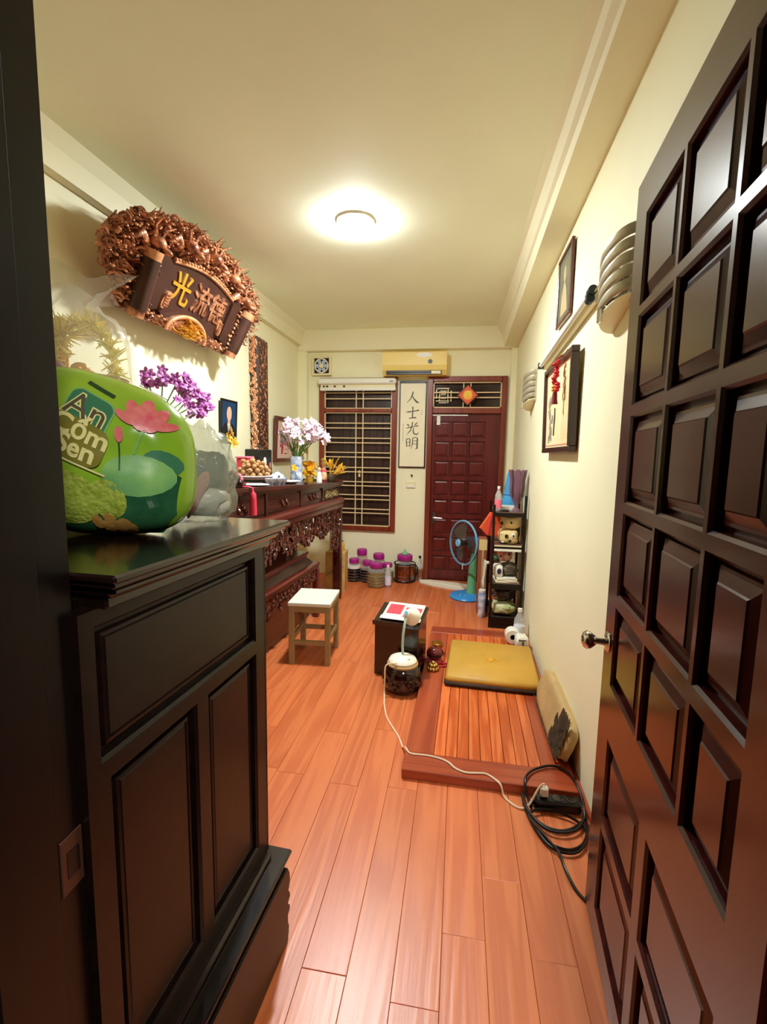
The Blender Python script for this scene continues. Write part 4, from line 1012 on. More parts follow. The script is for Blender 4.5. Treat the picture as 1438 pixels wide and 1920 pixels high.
# plate of longans
t = tw('fruit_plate', 'white and green footed plate under a heap of longans', 'plate', -.22, .90)
part('dish', MB().lathe([(0, 0), (.06, 0), (.055, .018), (.10, .035), (.135, .062), (.13, .066), (.095, .042), (0, .03)], 26), 'porcelain', t, 40)
part('green_band', MB().lathe([(.062, .020), (.103, .0345), (.1045, .0365), (.063, .0225)], 26), 'darkgreen', t, 40)
lms = [MB().ell((0, 0, 0), (r, r, r*.95), 9, 6).mesh('longan', mt, 60) for r, mt in ((.020, 'longan'), (.018, 'longan'), (.019, 'longandark'))]
done = []; rd = random.Random(31); q0 = alt(-.22, .90)
for i in range(64):
    best = None
    for k in range(36):
        R_ = .122*(1-.35*i/64)*math.sqrt(rd.random()); a = rd.uniform(0, 6.283); x, y = R_*math.cos(a), R_*math.sin(a)
        z = .062+.30*max(0, R_-.06)
        for px_, py_, pz_ in done:
            d2 = (x-px_)**2+(y-py_)**2
            if d2 < .0385**2: z = max(z, pz_+math.sqrt(.0385**2-d2))
        if best is None or z < best[2]: best = (x, y, z)
    done.append(best)
    o = link('longan', lms[rd.choice((0, 0, 1, 2))]); o.location = (q0.x+best[0], q0.y+best[1], q0.z+best[2]); tag(o, 'brown longan fruit heaped on the white plate on the altar', 'fruit', 'longans on the white plate')
t = tw('flat_dish', 'shallow white dish in front of the longan plate', 'plate', -.06, .62)
part('dish', MB().lathe([(0, 0), (.05, 0), (.085, .012), (.083, .015), (.05, .005), (0, .004)], 24), 'porcelain', t, 40)
t = tw('green_sprig', 'sprig of dark green leaves behind the blue teapot', 'leaves', -.28, 1.28)
for i in range(6): part('leaf', MB().ell((0, 0, .05), (.012, .004, .045), 8, 6, M=Matrix.Rotation(i*1.05, 4, 'Z') @ Matrix.Rotation(.75, 4, 'X')), 'darkgreen', t, 60)
# blue and white tea things
t = tw('teapot', 'blue and white porcelain teapot on the altar', 'teapot', -.15, 1.13, R(-60))
part('body', MB().lathe([(0, 0), (.035, 0), (.06, .025), (.062, .05), (.04, .078), (.022, .082), (0, .082)], 20), 'bluewhite', t, 50)
part('lid', MB().lathe([(.024, .082), (.02, .09), (.006, .094), (.009, .104), (0, .107)], 14), 'bluewhite', t, 50)
part('spout', MB().tube([(.05, 0, .035), (.08, 0, .05), (.095, 0, .075)], .01, 8, [.014, .010, .007]), 'bluewhite', t, 60)
part('handle', MB().tube([(-.055, 0, .06), (-.09, 0, .065), (-.092, 0, .03), (-.056, 0, .022)], .006, 8), 'bluewhite', t, 60)
cup = None
for i, (x, y, lb) in enumerate(((-.05, .80, 'blue and white tea cup nearest the longan plate'), (-.04, .90, 'blue and white tea cup at the front, middle of three'), (-.05, 1.00, 'blue and white tea cup nearest the white plate'))):
    if cup is None:
        cup = thing('tea_cup', lb, 'cup', (0, 0, 0), 0, 'blue and white tea cups')
        part('bowl', MB().lathe([(0, .006), (.018, .006), (.034, .03), (.038, .05), (.035, .05), (.03, .03), (0, .012)], 18), 'bluewhite', cup, 50)
        part('foot_ring', MB().lathe([(.016, 0), (.019, 0), (.018, .008), (.014, .008)], 16), 'bluewhite', cup, 40); c = cup
    else: c = dup(cup); c['label'] = lb
    c.location = alt(x, y)
t = tw('white_plate', 'white plate with rim between the tea cups and lilac vase', 'plate', -.11, 1.26)
part('dish', MB().lathe([(0, 0), (.05, 0), (.095, .022), (.092, .026), (.05, .008), (0, .006)], 26), 'porcelain', t, 40)
t = tw('black_lighter', 'small black lighter lying on the altar front edge', 'lighter', -.012, 1.36, R(30))
part('body', MB().box(-.012, .012, -.035, .028, 0, .014, .005), 'black', t); part('cap', MB().box(-.011, .011, .0285, .042, .001, .013, .003), 'chrome', t)
# vase with lilac flowers
t = tw('lilac_vase', 'blue and white vase of lilac flowers on the altar', 'flowers', -.24, 1.72)
part('vase', MB().lathe([(0, 0), (.055, 0), (.058, .02), (.05, .10), (.056, .215), (.06, .23), (.052, .23), (.046, .2), (0, .19)], 22), 'bluewhite', t, 40)
bouquet(t, .22, 20, .21, .31, blossom('lilac', .030, 5), 9, lean=(.22, .1, 0), per=5)
t = tw('marigolds', 'bunch of orange and yellow marigolds beside the lilac vase', 'flowers', -.19, 1.92)
part('pot', MB().lathe([(0, 0), (.03, 0), (.04, .05), (.036, .05), (0, .04)], 16), 'goldleaf', t, 40)
ym = MB()
for i in range(26):
    a = i*2.4; r = .028*math.sqrt(i/26); ym.ell((r*math.cos(a), r*math.sin(a), .016-r*.3), (.008, .008, .012), 5, 4)
ym = ym.mesh('flower_head', 'yellow', 60); rd = random.Random(4)
for i in range(13):
    a = rd.uniform(0, 6.28); q = Vector((.055*math.cos(a)*rd.random()**.5, .06*math.sin(a)*rd.random()**.5, .06+.12*rd.random()))
    o = link('flower_head', ym, t); o.matrix_local = Matrix.Translation(q) @ lookrot((rd.uniform(.2, 1), rd.uniform(-1, .3), rd.uniform(0, 1)))
t = tw('orange_sprig', 'single small orange flower left of the lilac vase', 'flowers', -.20, 1.58)
part('stem', MB().tube([(.03, .03, 0), (.01, .01, .06), (0, 0, .12)], .003, 5), 'green', t); o = link('flower_head', blossom('yellow', .03, 8), t); o.matrix_local = Matrix.Translation((0, 0, .125)) @ lookrot((1, -1, .6))
t = tw('gold_lotus', 'tall gold lotus bud ornament behind the figurines', 'ornament', -.26, 2.02)
part('base', MB().lathe([(0, 0), (.03, 0), (.025, .015), (.006, .03), (0, .03)], 14), 'goldleaf', t, 40)
for dx, dy, h in ((.0, .02, .34), (.02, -.06, .26), (-.01, -.10, .20)):
    sb = part('stem', MB().tube([(0, 0, .02), (dx*.4, dy*.3, h*.6), (dx, dy, h)], .003, 5), 'goldleaf', t)
    part('bud', MB().lathe([(.003, 0), (.016, .018), (.014, .04), (.002, .066), (0, .066)], 10, c=(dx, dy, h)), 'goldleaf', sb, 60)
t = tw('white_figurine', 'small white porcelain figurine with pink robe top', 'figurine', -.065, 1.83)
part('robe', MB().lathe([(0, 0), (.026, 0), (.028, .03), (.020, .08), (.012, .10), (0, .10)], 14), 'porcelain', t, 60)
part('head', MB().ell((0, 0, .118), (.017, .017, .020), 12, 8), M.setdefault('figpeach', pm('peach glaze', (236, 196, 156), .3)), t, 60)
t = tw('red_deity_figurine', 'taller red and gold figurine in a red hat near the altar end', 'figurine', -.09, 2.02)
part('plinth', MB().lathe([(0, 0), (.036, 0), (.036, .022), (.03, .026), (0, .026)], 16), 'mokugyo', t, 30)
part('robe', MB().lathe([(.030, .026), (.034, .05), (.026, .11), (.016, .14), (0, .14)], 14), M.setdefault('robeor', pm('orange cream robe', (222, 132, 84), .35, c2=(240, 216, 176), vscale=40)), t, 60)
part('sash', MB().lathe([(.031, .10), (.031, .114), (.022, .12), (.022, .10)], 12), 'pinkred', t, 60)
part('head', MB().ell((0, 0, .16), (.020, .020, .024), 12, 8), 'figpeach', t, 60)
part('hat', MB().lathe([(.024, .172), (.018, .19), (.028, .21), (.016, .225), (0, .225)], 12), M.setdefault('hatyel', pm('pale gold hat', (236, 214, 130), .4)), t, 60)
part('hat_wing', MB().ell((0, .04, .22), (.006, .016, .034), 8, 6), 'hatyel', t, 60)
t = tw('brown_pot', 'round brown pot of golden foil branches at far altar end', 'flowers', -.07, 2.16)
part('pot', MB().lathe([(0, 0), (.03, 0), (.05, .03), (.046, .065), (.036, .078), (.032, .07), (0, .06)], 18), 'brownprint', t, 50)
lfm = MB().ell((0, 0, .035), (.012, .004, .038), 7, 5).mesh('foil_leaf', 'yellow', 60); lfg = MB().ell((0, 0, .035), (.010, .004, .034), 7, 5).mesh('foil_leaf', 'goldleaf', 60)
rd = random.Random(6); st = MB()
for i in range(11):
    a = rd.uniform(-1.9, 1.9); el = rd.uniform(.15, 1.3); L = rd.uniform(.08, .2)
    d = Vector((math.sin(a)*math.cos(el)*.8, math.cos(a)*math.cos(el), math.sin(el))); tip = Vector((0, 0, .06))+d*L
    st.tube([(0, 0, .05), tip], .003, 4)
    for k in range(4):
        d2 = (d+Vector((rd.uniform(-.8, .8), rd.uniform(-.8, .8), rd.uniform(-.5, .8)))).normalized()
        o = link('foil_leaf', lfm if k % 2 else lfg, t); o.matrix_local = Matrix.Translation(Vector((0, 0, .06))+d*L*(.55+.15*k)) @ lookrot(d2)
part('twigs', st, 'goldleaf', t, kind='stuff')
t = tw('golden_sprig', 'little golden flower sprig under the blue portrait', 'flowers', -.44, .92)
part('stem', MB().tube([(0, 0, 0), (.0, .0, .2), (.02, .02, .33)], .004, 5), 'green', t)
for i in range(6): o = link('blossom', blossom('goldleaf', .028, 20+i), t); o.matrix_local = Matrix.Translation((.02+.02*math.cos(i), .02+.03*math.sin(i*2), .29+.02*i)) @ lookrot((1, -1+.3*i, .3))

# ================================================================ things on the floor
# pale stool
t = thing('stool', 'square stool with pale top and greenish wooden legs beside the altar', 'stool', (-.99, 3.17, 0), R(4))
part('seat', MB().box(-.148, .148, -.178, .178, .418, .445, .004), 'seat_white', t)
part('apron', MB().box(-.142, .142, -.170, -.150, .375, .418, .002), 'stoolwood', t); part('apron', MB().box(-.142, .142, .150, .170, .375, .418, .002), 'stoolwood', t)
part('apron', MB().box(-.142, -.122, -.150, .150, .375, .418, .002), 'stoolwood', t); part('apron', MB().box(.122, .142, -.150, .150, .375, .418, .002), 'stoolwood', t)
for x in (-1, 1):
    for y in (-1, 1): part('leg', MB().box(x*.126-.018, x*.126+.018, y*.154-.018, y*.154+.018, 0, .418, .003), 'stoolwood', t)
for y in (-.154, .154): part('stretcher', MB().box(-.108, .108, y-.010, y+.010, .14, .172, .002), 'stoolwood', t)
for x in (-.126, .126): part('stretcher', MB().box(x-.010, x+.010, -.136, .136, .16, .195, .002), 'stoolwood', t)

# low wooden platform of boards in a frame
pf = thing('platform', 'low framed wooden platform of orange boards lying along the right wall', 'platform', (-.210, 1.972, 0), R(-1.0))
PWd, PLn, PH = .762, 1.85, .045
part('front_rail', MB().box(0, PWd, 0, .135, 0, PH, .003), 'platform', pf)
part('back_rail', MB().box(0, PWd, PLn-.135, PLn, 0, PH, .003), 'platform', pf)
for x0 in (0, PWd-.135):
    o = part('side_rail', MB().box(0, .135, .1355, PLn-.1355, 0, PH, .003), M.setdefault('platside', wood('platform side wood', (152, 62, 34), (174, 80, 46), .3, 1, 6, .2, 3, .03)), pf); o.location = (x0, 0, 0)
nb = 9; bw = (PWd-.271)/nb
bme = MB().box(-bw/2+.0012, bw/2-.0012, .1365, PLn-.1365, .004, PH-.0015, .0015).mesh('board', 'platplank')
for k in range(nb): o = link('board', bme, pf); o.location = (.1355+bw*(k+.5), 0, 0)
ZP = PH

t = thing('gold_mat', 'folded gold satin sitting mat lying on the wooden platform', 'mat', (.255, 3.09, ZP+.0005), R(-2.5))
part('cover', MB().box(-.285, .285, -.30, .315, .012, .062, .018), 'goldcloth', t, 60)
part('underside', MB().box(-.29, .29, -.312, .31, 0, .030, .012), 'matedge', t, 60)
em = MB()
for i in range(8): a = i*.785; em.prism(ellpts(.028*math.cos(a), .028*math.sin(a), .016, .009, 10, a), .0615, .0635)
part('flower_emblem', em, 'goldleaf', t, kind='stuff')
part('emblem_centre', MB().ell((-.005, 0, .063), (.016, .018, .006), 12, 6), 'yellow', t, 60)
part('emblem_mark', MB().prism(ellpts(.06, -.005, .016, .01, 10), .0615, .0632), 'goldleaf', t)

t = thing('beige_cushion', 'flat beige cushion with brown print standing against the right wall', 'cushion', (.505, 2.44, ZP+.001), 0)
tl = Matrix.Rotation(R(17), 4, 'Y')
cu = MB(tl).ell((.0, .0, .105), (.030, .34, .103), 28, 14, p=.45, wob=.05, seed=3)
part('cushion_body', cu, 'beige', t, 60)
rd = random.Random(9); pr = MB(tl)
for i in range(90):
    y = -.325+.17*rd.random(); z = .02+.16*rd.random(); pr.tube([(-.0335, y, z), (-.0345, y+.01, z+.02), (-.0335, y+.018, z+.045)], .006, 4, [.007, .006, .002])
part('brown_print', pr, 'brownprint', t, kind='stuff')
part('piping', MB(tl).tube([(-.012, .345*math.cos(a)*1.02, .105+.098*math.sin(a)) for a in []] or [(-.028, -.30, .012), (-.030, 0, .008), (-.028, .30, .012)], .004, 5), 'brownprint', t)

# reading stand with a book
ls = thing('reading_stand', 'black box-shaped reading stand on the floor before the platform', 'stand', (-.515, 2.965, 0), R(-9))
LW, LD = .297, .23
part('front_board', MB().box(0, LW, 0, .018, 0, .345, .003), 'lectern', ls)
part('back_board', MB().box(0, LW, LD-.018, LD, 0, .40, .003), 'lectern', ls)
for x in (0, LW-.018): part('side_board', MB(frame((x, 0, 0), (0, 1, 0), (0, 0, 1), (1, 0, 0))).prism([(.018, 0), (LD-.018, 0), (LD-.018, .395), (.018, .347)], 0, .018), 'lectern', ls)
sl_ = math.atan2(.055, LD)
TM = Matrix.Translation((0, -.01, .346)) @ Matrix.Rotation(sl_, 4, 'X')
part('sloping_top', MB(TM).box(-.012, LW+.012, 0, .26, 0, .018, .004), 'lectern', ls)
part('ledge', MB(TM).box(-.012, LW+.012, -.006, .008, .0, .03, .003), 'lectern', ls)
bk = thing('open_book', 'pink and red printed book lying open on the black reading stand', 'book', ls.location, R(-9))
part('pages', MB(TM).box(.03, .29, .06, .255, .0185, .030, .003), 'bookpaper', bk)
part('red_block', MB(TM).box(.05, .15, .105, .225, .0302, .0312), 'bookred', bk)
part('red_block', MB(TM).box(.17, .28, .075, .20, .0302, .0312), 'bookred', bk)
part('white_leaf', MB(TM).box(.025, .30, .036, .075, .0305, .0330, .001), 'white', bk)
ds = thing('drum_stool', 'round glossy black carved wooden drum in front of the reading stand', 'drum', (-.305, 2.79, 0))
part('barrel', MB().lathe([(0, 0), (.085, 0), (.105, .018), (.118, .06), (.114, .11), (.098, .155), (.088, .165), (0, .165)], 30), 'drumbrown', ds, 40)
part('rope_band', MB().tube([(.102*math.cos(a), .102*math.sin(a), .142+.006*math.sin(a*9)) for a in [6.283*i/60 for i in range(60)]], .007, 5, closed=True), 'drumbrown', ds, 60)
for k in range(7):
    a = k*.9; sc = MB(frame((.112*math.cos(a), .112*math.sin(a), .07), (-math.sin(a), math.cos(a), 0), (0, 0, 1), (math.cos(a), math.sin(a), 0)))
    for q in range(3): curl(sc, Matrix(), .02*(q-1), .012*(-1)**q, .018, q*1.4, .006, 1.1, .004)
    part('carving', sc, 'drumbrown', ds, 60, kind='stuff')
part('drum_head', MB().lathe([(0, .165), (.094, .165), (.097, .175), (.09, .184), (0, .184)], 30), 'beige', ds, 40)
dl = thing('desk_lamp', 'white gooseneck desk lamp, unlit, standing on the black drum', 'lamp', (-.305, 2.79, .1845))
part('base', MB().lathe([(0, 0), (.085, 0), (.088, .008), (.08, .022), (.045, .036), (.012, .042), (0, .042)], 30), 'lampwhite', dl, 40)
part('switch', MB().box(.03, .05, -.045, -.03, .026, .038, .003), 'cream', dl)
neck = [(0, 0, .04), (-.004, .0, .10), (-.002, .01, .17), (.006, .03, .24), (.018, .07, .28)]
part('gooseneck', MB().tube(neck, .008, 8), M.setdefault('neckgreen', pm('pale mint gooseneck', (176, 206, 184), .35)), dl, 60)
hm = Matrix.Translation((.018, .07, .28)) @ Vector((.28, .72, -.45)).to_track_quat('Z', 'Y').to_matrix().to_4x4()
hd = part('lamp_head', MB(hm).lathe([(0, -.025), (.020, -.022), (.026, 0), (.030, .02), (.055, .06), (.058, .075), (.052, .072), (.027, .022), (0, .02)], 20), 'lampwhite', dl, 40)
part('bulb', MB(hm).ell((0, 0, .04), (.02, .02, .03), 12, 8), 'white', hd, 60)
part('head_button', MB(hm).cyl((0, 0, -.028), (0, 0, -.021), .012), 'fanlight', hd)

# small lacquer things beside the stand
t = thing('wooden_fish', 'dark red lacquered wooden fish drum beside the black reading stand', 'wooden fish', (-.125, 3.13, ZP+.0004))
part('body', MB().ell((0, 0, .062), (.055, .05, .045), 16, 10), 'mokugyo', t, 60); part('cushion', MB().lathe([(0, 0), (.05, 0), (.058, .01), (.048, .022), (0, .022)], 18), 'bookred', t, 40)
part('mouth_slit', MB().box(-.05, .05, -.053, -.030, .055, .062), 'black', t)
t = thing('brass_bell_bowl', 'small brass bell bowl on a dark red cushion near the gold mat', 'bowl', (-.115, 3.27, ZP+.0004))
part('cushion', MB().lathe([(0, 0), (.045, 0), (.052, .012), (.042, .026), (0, .026)], 18), 'mokugyo', t, 40)
part('bowl', MB().lathe([(0, .0265), (.025, .0265), (.042, .05), (.046, .08), (.042, .08), (.037, .052), (0, .034)], 20), 'brass', t, 50)
t = thing('gold_bead_ball', 'round golden brown bead cluster in front of the wooden fish', 'beads', (-.125, 3.00, ZP+.0004))
b_me = MB().ell((0, 0, 0), (.013, .013, .013), 8, 6).mesh('bead', 'brass', 60)
for r, z, n in ((.03, .013, 9), (.012, .013, 3), (.02, .035, 6), (.0, .05, 1)):
    for i in range(n): a = 6.283*i/n; o = link('bead', b_me, t); o.location = (r*math.cos(a), r*math.sin(a), z)
for i, lb in enumerate(('red bell stick nearest the gold mat', 'red bell stick nearest the wooden fish')):
    t = thing('bell_stick', lb, 'stick', (-.075, 3.05+.05*i, ZP), R(20-12*i), 'red bell sticks')
    part('shaft', MB().cyl((-.03, 0, .006), (.05, 0, .006), .006, seg=8), 'red', t, 40); part('tip', MB().ell((-.035, 0, .008), (.012, .008, .008), 8, 6), 'mokugyo', t, 60)

# extension lead
st = thing('power_strip', 'black power strip with its coiled black lead by the right wall', 'power strip', (.452, 1.905, 0), R(2))
part('body', MB().box(-.092, .092, -.030, .030, 0, .046, .008), 'black', st)
for k in range(3):
    so = part('socket', MB().lathe([(0, .0462), (.019, .0462), (.021, .0485), (.018, .049), (0, .047)], 16, c=(-.055+.055*k, 0, 0)), 'blackgloss', st, 40)
lp = []
def ringpts(cx, cy, rx, ry, z, a0, a1, n=26, rot=0):
    return [(cx+rx*math.cos(a)*math.cos(rot)-ry*math.sin(a)*math.sin(rot), cy+rx*math.cos(a)*math.sin(rot)+ry*math.sin(a)*math.cos(rot), z+.004*math.sin(3*a)) for a in [a0+(a1-a0)*i/n for i in range(n+1)]]
cp_ = [(-.11, .015), (-.119, .079), (-.072, .154), (.017, .199), (.08, .164), (.101, .06), (.099, -.038), (.06, -.095), (-.004, -.134), (-.063, -.128), (-.107, -.083), (-.135, -.008), (-.132, .05), (-.129, -.043), (-.089, -.128), (-.034, -.155), (.042, -.131), (.095, -.061), (.083, -.131), (.041, -.195), (-.021, -.218), (-.086, -.18), (-.126, -.072), (-.135, .008), (-.125, -.095), (-.086, -.205), (-.039, -.241), (.023, -.23), (.075, -.159), (.072, -.092), (.003, -.049), (-.078, -.040), (-.128, -.087), (-.083, -.187), (-.052, -.248), (-.047, -.315), (-.026, -.385), (.0, -.428), (.012, -.444)]
pts = smooth_path([(-.092, 0, .02)]+[(x, y, (.056 if y > .055 else .006+.007*((i//6) % 3))) for i, (x, y) in enumerate(cp_)], 4)
part('lead', MB().tube(pts, .0055, 6), 'cable', st, 60)
part('lead_tie', MB().tube([(-.11, -.02, .006), (-.10, -.01, .03), (-.09, -.03, .012)], .007, 6), 'cable', st, 60)
wc = thing('lamp_cord', 'thin white lamp cord snaking from the desk lamp to the power strip', 'cord', (-.305, 2.79, 0))
wp = [(-.395+.0, 2.70, .19), (-.40, 2.685, .12), (-.400, 2.675, .03), (-.392, 2.63, .004), (-.385, 2.58, .004), (-.35, 2.45, .004), (-.305, 2.36, .004), (-.262, 2.28, .004), (-.232, 2.20, .004), (-.218, 2.16, .03), (-.205, 2.12, .0495), (-.18, 2.085, .0495), (-.104, 2.084, .0495), (-.04, 2.072, .0495), (.0, 2.05, .0495), (.03, 2.015, .0495), (.075, 1.995, .0495), (.13, 2.0, .0495), (.165, 2.002, .0495), (.20, 1.975, .0495), (.225, 1.945, .046), (.24, 1.925, .008), (.275, 1.885, .005), (.305, 1.872, .005), (.335, 1.878, .02), (.37, 1.90, .075), (.39, 1.905, .10), (.40, 1.905, .098)]
wl = [(p[0]+.305, p[1]-2.79, p[2]) for p in [(-.33, 2.706, .205)]+wp]
part('cord', MB().tube(smooth_path(wl), .0042, 5), 'cord', wc, 60)
part('plug', MB().box(.688, .718, -.90, -.872, .050, .092, .006), 'white', wc)

# standing fan by the back door
fn = thing('standing_fan', 'blue and mint green standing fan in front of the back door', 'fan', (.12, 4.85, 0))
part('base', MB().lathe([(0, 0), (.172, 0), (.178, .012), (.165, .032), (.12, .046), (.05, .056), (0, .056)], 36), 'fanblue', fn, 40)
part('button', MB().cyl((-.06, -.10, .042), (-.06, -.10, .058), .014), 'fanlight', fn); part('button', MB().cyl((-.02, -.11, .042), (-.02, -.11, .058), .014), 'fanlight', fn)
part('column', MB().tube([(.045, 0, .05), (.045, 0, .12), (.05, .0, .30), (.058, 0, .44)], .03, 14, [.055, .046, .040, .030]), 'fangreen', fn, 50)
part('neck', MB().tube([(.058, 0, .43), (.062, 0, .50), (.066, 0, .56)], .02, 12, [.028, .022, .024]), 'fangreen', fn, 50)
fd = Vector((-.80, -.58, .04)).normalized(); fc = Vector((-.055, -.055, .585))
FM = Matrix.Translation(fc) @ fd.to_track_quat('Z', 'Y').to_matrix().to_4x4()
part('motor_housing', MB(FM).lathe([(0, -.20), (.03, -.195), (.055, -.17), (.062, -.12), (.055, -.07), (.03, -.045), (0, -.045)], 20), 'fanblue', fn, 40)
fr = .222
part('guard_ring', MB(FM).tube([(fr*math.cos(a), fr*math.sin(a), 0) for a in [6.283*i/48 for i in range(48)]], .010, 6, closed=True), 'fanlight', fn, 60)
gd = MB(FM)
for i in range(40):
    a = 6.283*i/40; c, s_ = math.cos(a), math.sin(a)
    gd.tube([(.035*c, .035*s_, .062), (.12*c, .12*s_, .055), (.20*c, .20*s_, .028), (fr*c, fr*s_, .002)], .0013, 3)
    gd.tube([(.05*c, .05*s_, -.055), (.15*c, .15*s_, -.048), (.205*c, .205*s_, -.025), (fr*c, fr*s_, -.002)], .0013, 3)
for r, z in ((.09, .059), (.15, .048)): gd.tube([(r*math.cos(a), r*math.sin(a), z) for a in [6.283*i/36 for i in range(36)]], .0013, 3, closed=True)
part('guard_wires', gd, 'wire', fn, 60, kind='stuff')
for k in range(3):
    vs = []; n = 8
    for i in range(n+1):
        u = i/n; r = .03+.165*u; w0 = -.32-.25*u; w1 = .55+.45*u-.5*u*u
        for q, w_ in enumerate((w0, (w0+w1)/2, w1)):
            a = k*2.094+w_; vs.append((r*math.cos(a), r*math.sin(a), -.02+.022*(q-1)+.004))
    bl_ = MB(FM).add(vs, [(3*i+j, 3*i+j+1, 3*i+j+4, 3*i+j+3) for i in range(n) for j in (0, 1)])
    part('blade', bl_, 'blade', fn, 60)
part('hub_cap', MB(FM).lathe([(0, .058), (.038, .058), (.040, .064), (.034, .072), (0, .074)], 20), 'fanlight', fn, 40)
part('blade_hub', MB(FM).lathe([(0, -.04), (.03, -.04), (.03, .02), (0, .03)], 16), 'wire', fn, 40)
part('pull_cord', MB().tube([fc+Vector((.0, -.03, -.20)), fc+Vector((.0, -.03, -.27))], .004, 5), 'white', fn)
part('mains_lead', MB().tube(smooth_path([(.12, .02, .03), (.19, .0, .02), (.23, -.03, .006), (.20, -.12, .005), (.14, -.15, .005), (.12, -.20, .005)]), .004, 5), 'white', fn, 60)

t = thing('door_mat', 'white cloth mat on the floor before the back door', 'mat', (-.14, 5.27, 0), R(-16))
mp = [(-.31, .05), (-.26, -.04), (-.10, -.10), (.12, -.13), (.27, -.11), (.29, .0), (.27, .13), (.05, .14), (-.2, .12)]
part('cloth', MB().prism(mp, .0003, .012), 'rug', t)
part('fold', MB().tube(smooth_path([(-.28, .03, .014), (-.1, .0, .016), (.12, -.02, .014), (.27, -.02, .014)]), .008, 5), 'rug', t, 60)

# ================================================================ jars and bottles under the window
def jar(x, y, r, h, fill, mat, label, lid='purplelid', group='jars with magenta lids', ribs=4):
    t = thing('glass_jar', label, 'jar', (x, y, 0), 0, group)
    sh = h*.74
    part('liquor', MB().lathe([(0, -.0), (r*.905, .0002), (r*1.006, .012), (r*1.006, min(sh*fill, sh*.855)), (r*.9, min(sh*fill, sh*.86)), (0, min(sh*fill, sh*.86))], 26), mat, t, 40)
    part('glass_body', MB().lathe([(r*.9, 0), (r, .012), (r, sh*.86), (r*.9, sh*.95), (r*.68, sh), (r*.66, h*.86), (r*.64, h*.86), (r*.64, sh*1.0), (r*.86, sh*.95)], 26), 'jarglass', t, 40)
    for k in range(ribs):
        part('rib', MB().tube([(r*1.0*math.cos(a), r*math.sin(a), sh*(.14+.17*k)) for a in [6.283*i/28 for i in range(28)]], .004, 5, closed=True), 'jarglass', t, 60)
    part('lid', MB().lathe([(0, h*.80), (r*.72, h*.80), (r*.76, h*.82), (r*.76, h*.95), (r*.70, h), (r*.60, h), (r*.58, h*.985), (0, h*.985)], 24), lid, t, 40)
    return t
jar(-.872, 5.06, .098, .268, .9, 'olive', 'front glass jar of olive liquor with magenta lid, under the window')
t = jar(-1.165, 5.235, .075, .265, .78, 'darkwine', 'glass jar of black liquor with white label beside the plywood box')
part('label', MB().lathe([(.077, .155), (.0775, .155), (.0775, .185), (.077, .185)], 20), 'white', t, 40)
jar(-1.005, 5.24, .080, .245, .8, 'darkwine', 'glass jar of black liquor just left of the front jar')
jar(-1.105, 5.40, .080, .345, .55, 'salmon', 'tallest magenta-lidded jar with pale contents against the wall')
jar(-.90, 5.385, .088, .305, .72, 'darkwine', 'dark magenta-lidded jar against the wall behind the front jar')
jar(-.775, 5.27, .07, .225, .8, 'olive', 'small magenta-lidded jar behind the clear water bottle')
t = jar(-.588, 5.355, .118, .315, .84, 'amber', 'big amber liquor jar in black wire carrier, under the window', group='jars with magenta lids', ribs=2)
for zz, rr in ((.02, .124), (.215, .124)): part('carrier_hoop', MB().tube([(rr*math.cos(a), rr*math.sin(a), zz) for a in [6.283*i/30 for i in range(30)]], .007, 5, closed=True), 'black', t, 60)
for k in range(5):
    a = k*1.257+.3; part('carrier_wire', MB().tube([(.124*math.cos(a), .124*math.sin(a), .01), (.126*math.cos(a), .126*math.sin(a), .11), (.124*math.cos(a), .124*math.sin(a), .218)], .007, 5), 'black', t, 60)
part('carrier_handle', MB().tube([(.122, -.02, .21), (.15, -.02, .17), (.15, -.02, .10), (.124, -.02, .06)], .008, 6), 'black', t, 60)
t = thing('funnel', 'small mint green funnel cone standing on the amber jar', 'funnel', (-.588, 5.355, .3155))
part('cone', MB().lathe([(.034, 0), (.036, .004), (.010, .04), (.005, .062), (0, .062)], 16), 'fangreen', t, 40)
part('rim', MB().tube([(.034*math.cos(a), .034*math.sin(a), .003) for a in [6.283*i/20 for i in range(20)]], .003, 5, closed=True), 'fangreen', t, 60)
def bottle(name, label, x, y, z, r, h, mat, cap, lab=None, group=None, cat='bottle'):
    t = thing(name, label, cat, (x, y, z), 0, group)
    part('body', MB().lathe([(0, 0), (r*.92, 0), (r, .008), (r, h*.55), (r*.94, h*.66), (r*.4, h*.84), (r*.36, h*.92), (0, h*.92)], 18), mat, t, 40)
    part('cap', MB().lathe([(0, h*.90), (r*.42, h*.90), (r*.42, h), (0, h)], 14), cap, t, 40)
    if lab: part('label', MB().lathe([(r*1.01, h*.12), (r*1.02, h*.12), (r*1.02, h*.46), (r*1.01, h*.46)], 18), lab, t, 40)
    return t
bottle('water_bottle', 'clear plastic bottle with pale label beside the front jar', -.738, 5.055, 0, .036, .25, 'clearplastic', 'white', M.setdefault('palelabel', pm('pale lilac label', (222, 220, 236), .4)) and 'palelabel')
bottle('wine_bottle', 'slim clear bottle with dark stopper right of the amber jar', -.420, 5.44, 0, .034, .29, 'clearplastic', 'black', 'brownbox')
t = thing('plywood_box', 'tall plywood box at the far end of the altar', 'box', (-1.262, 4.83, 0), R(3))
part('carcass', MB().box(-.10, .10, -.085, .10, 0, .415, .003), 'plywood', t)
part('front_board', MB().box(-.104, .104, -.094, -.0855, .0, .42, .003), 'plywood', t)
part('grain_streak', MB().prism([(-.10, .17), (-.02, .22), (.10, .28), (.10, .29), (-.03, .235), (-.10, .185)], .0945, .0952, M=frame((0, 0, 0), (1, 0, 0), (0, 0, 1), (0, -1, 0))), 'stoolwood', t)
part('lid_board', MB().box(-.104, .104, -.094, .102, .42, .432, .003), 'plywood', t)
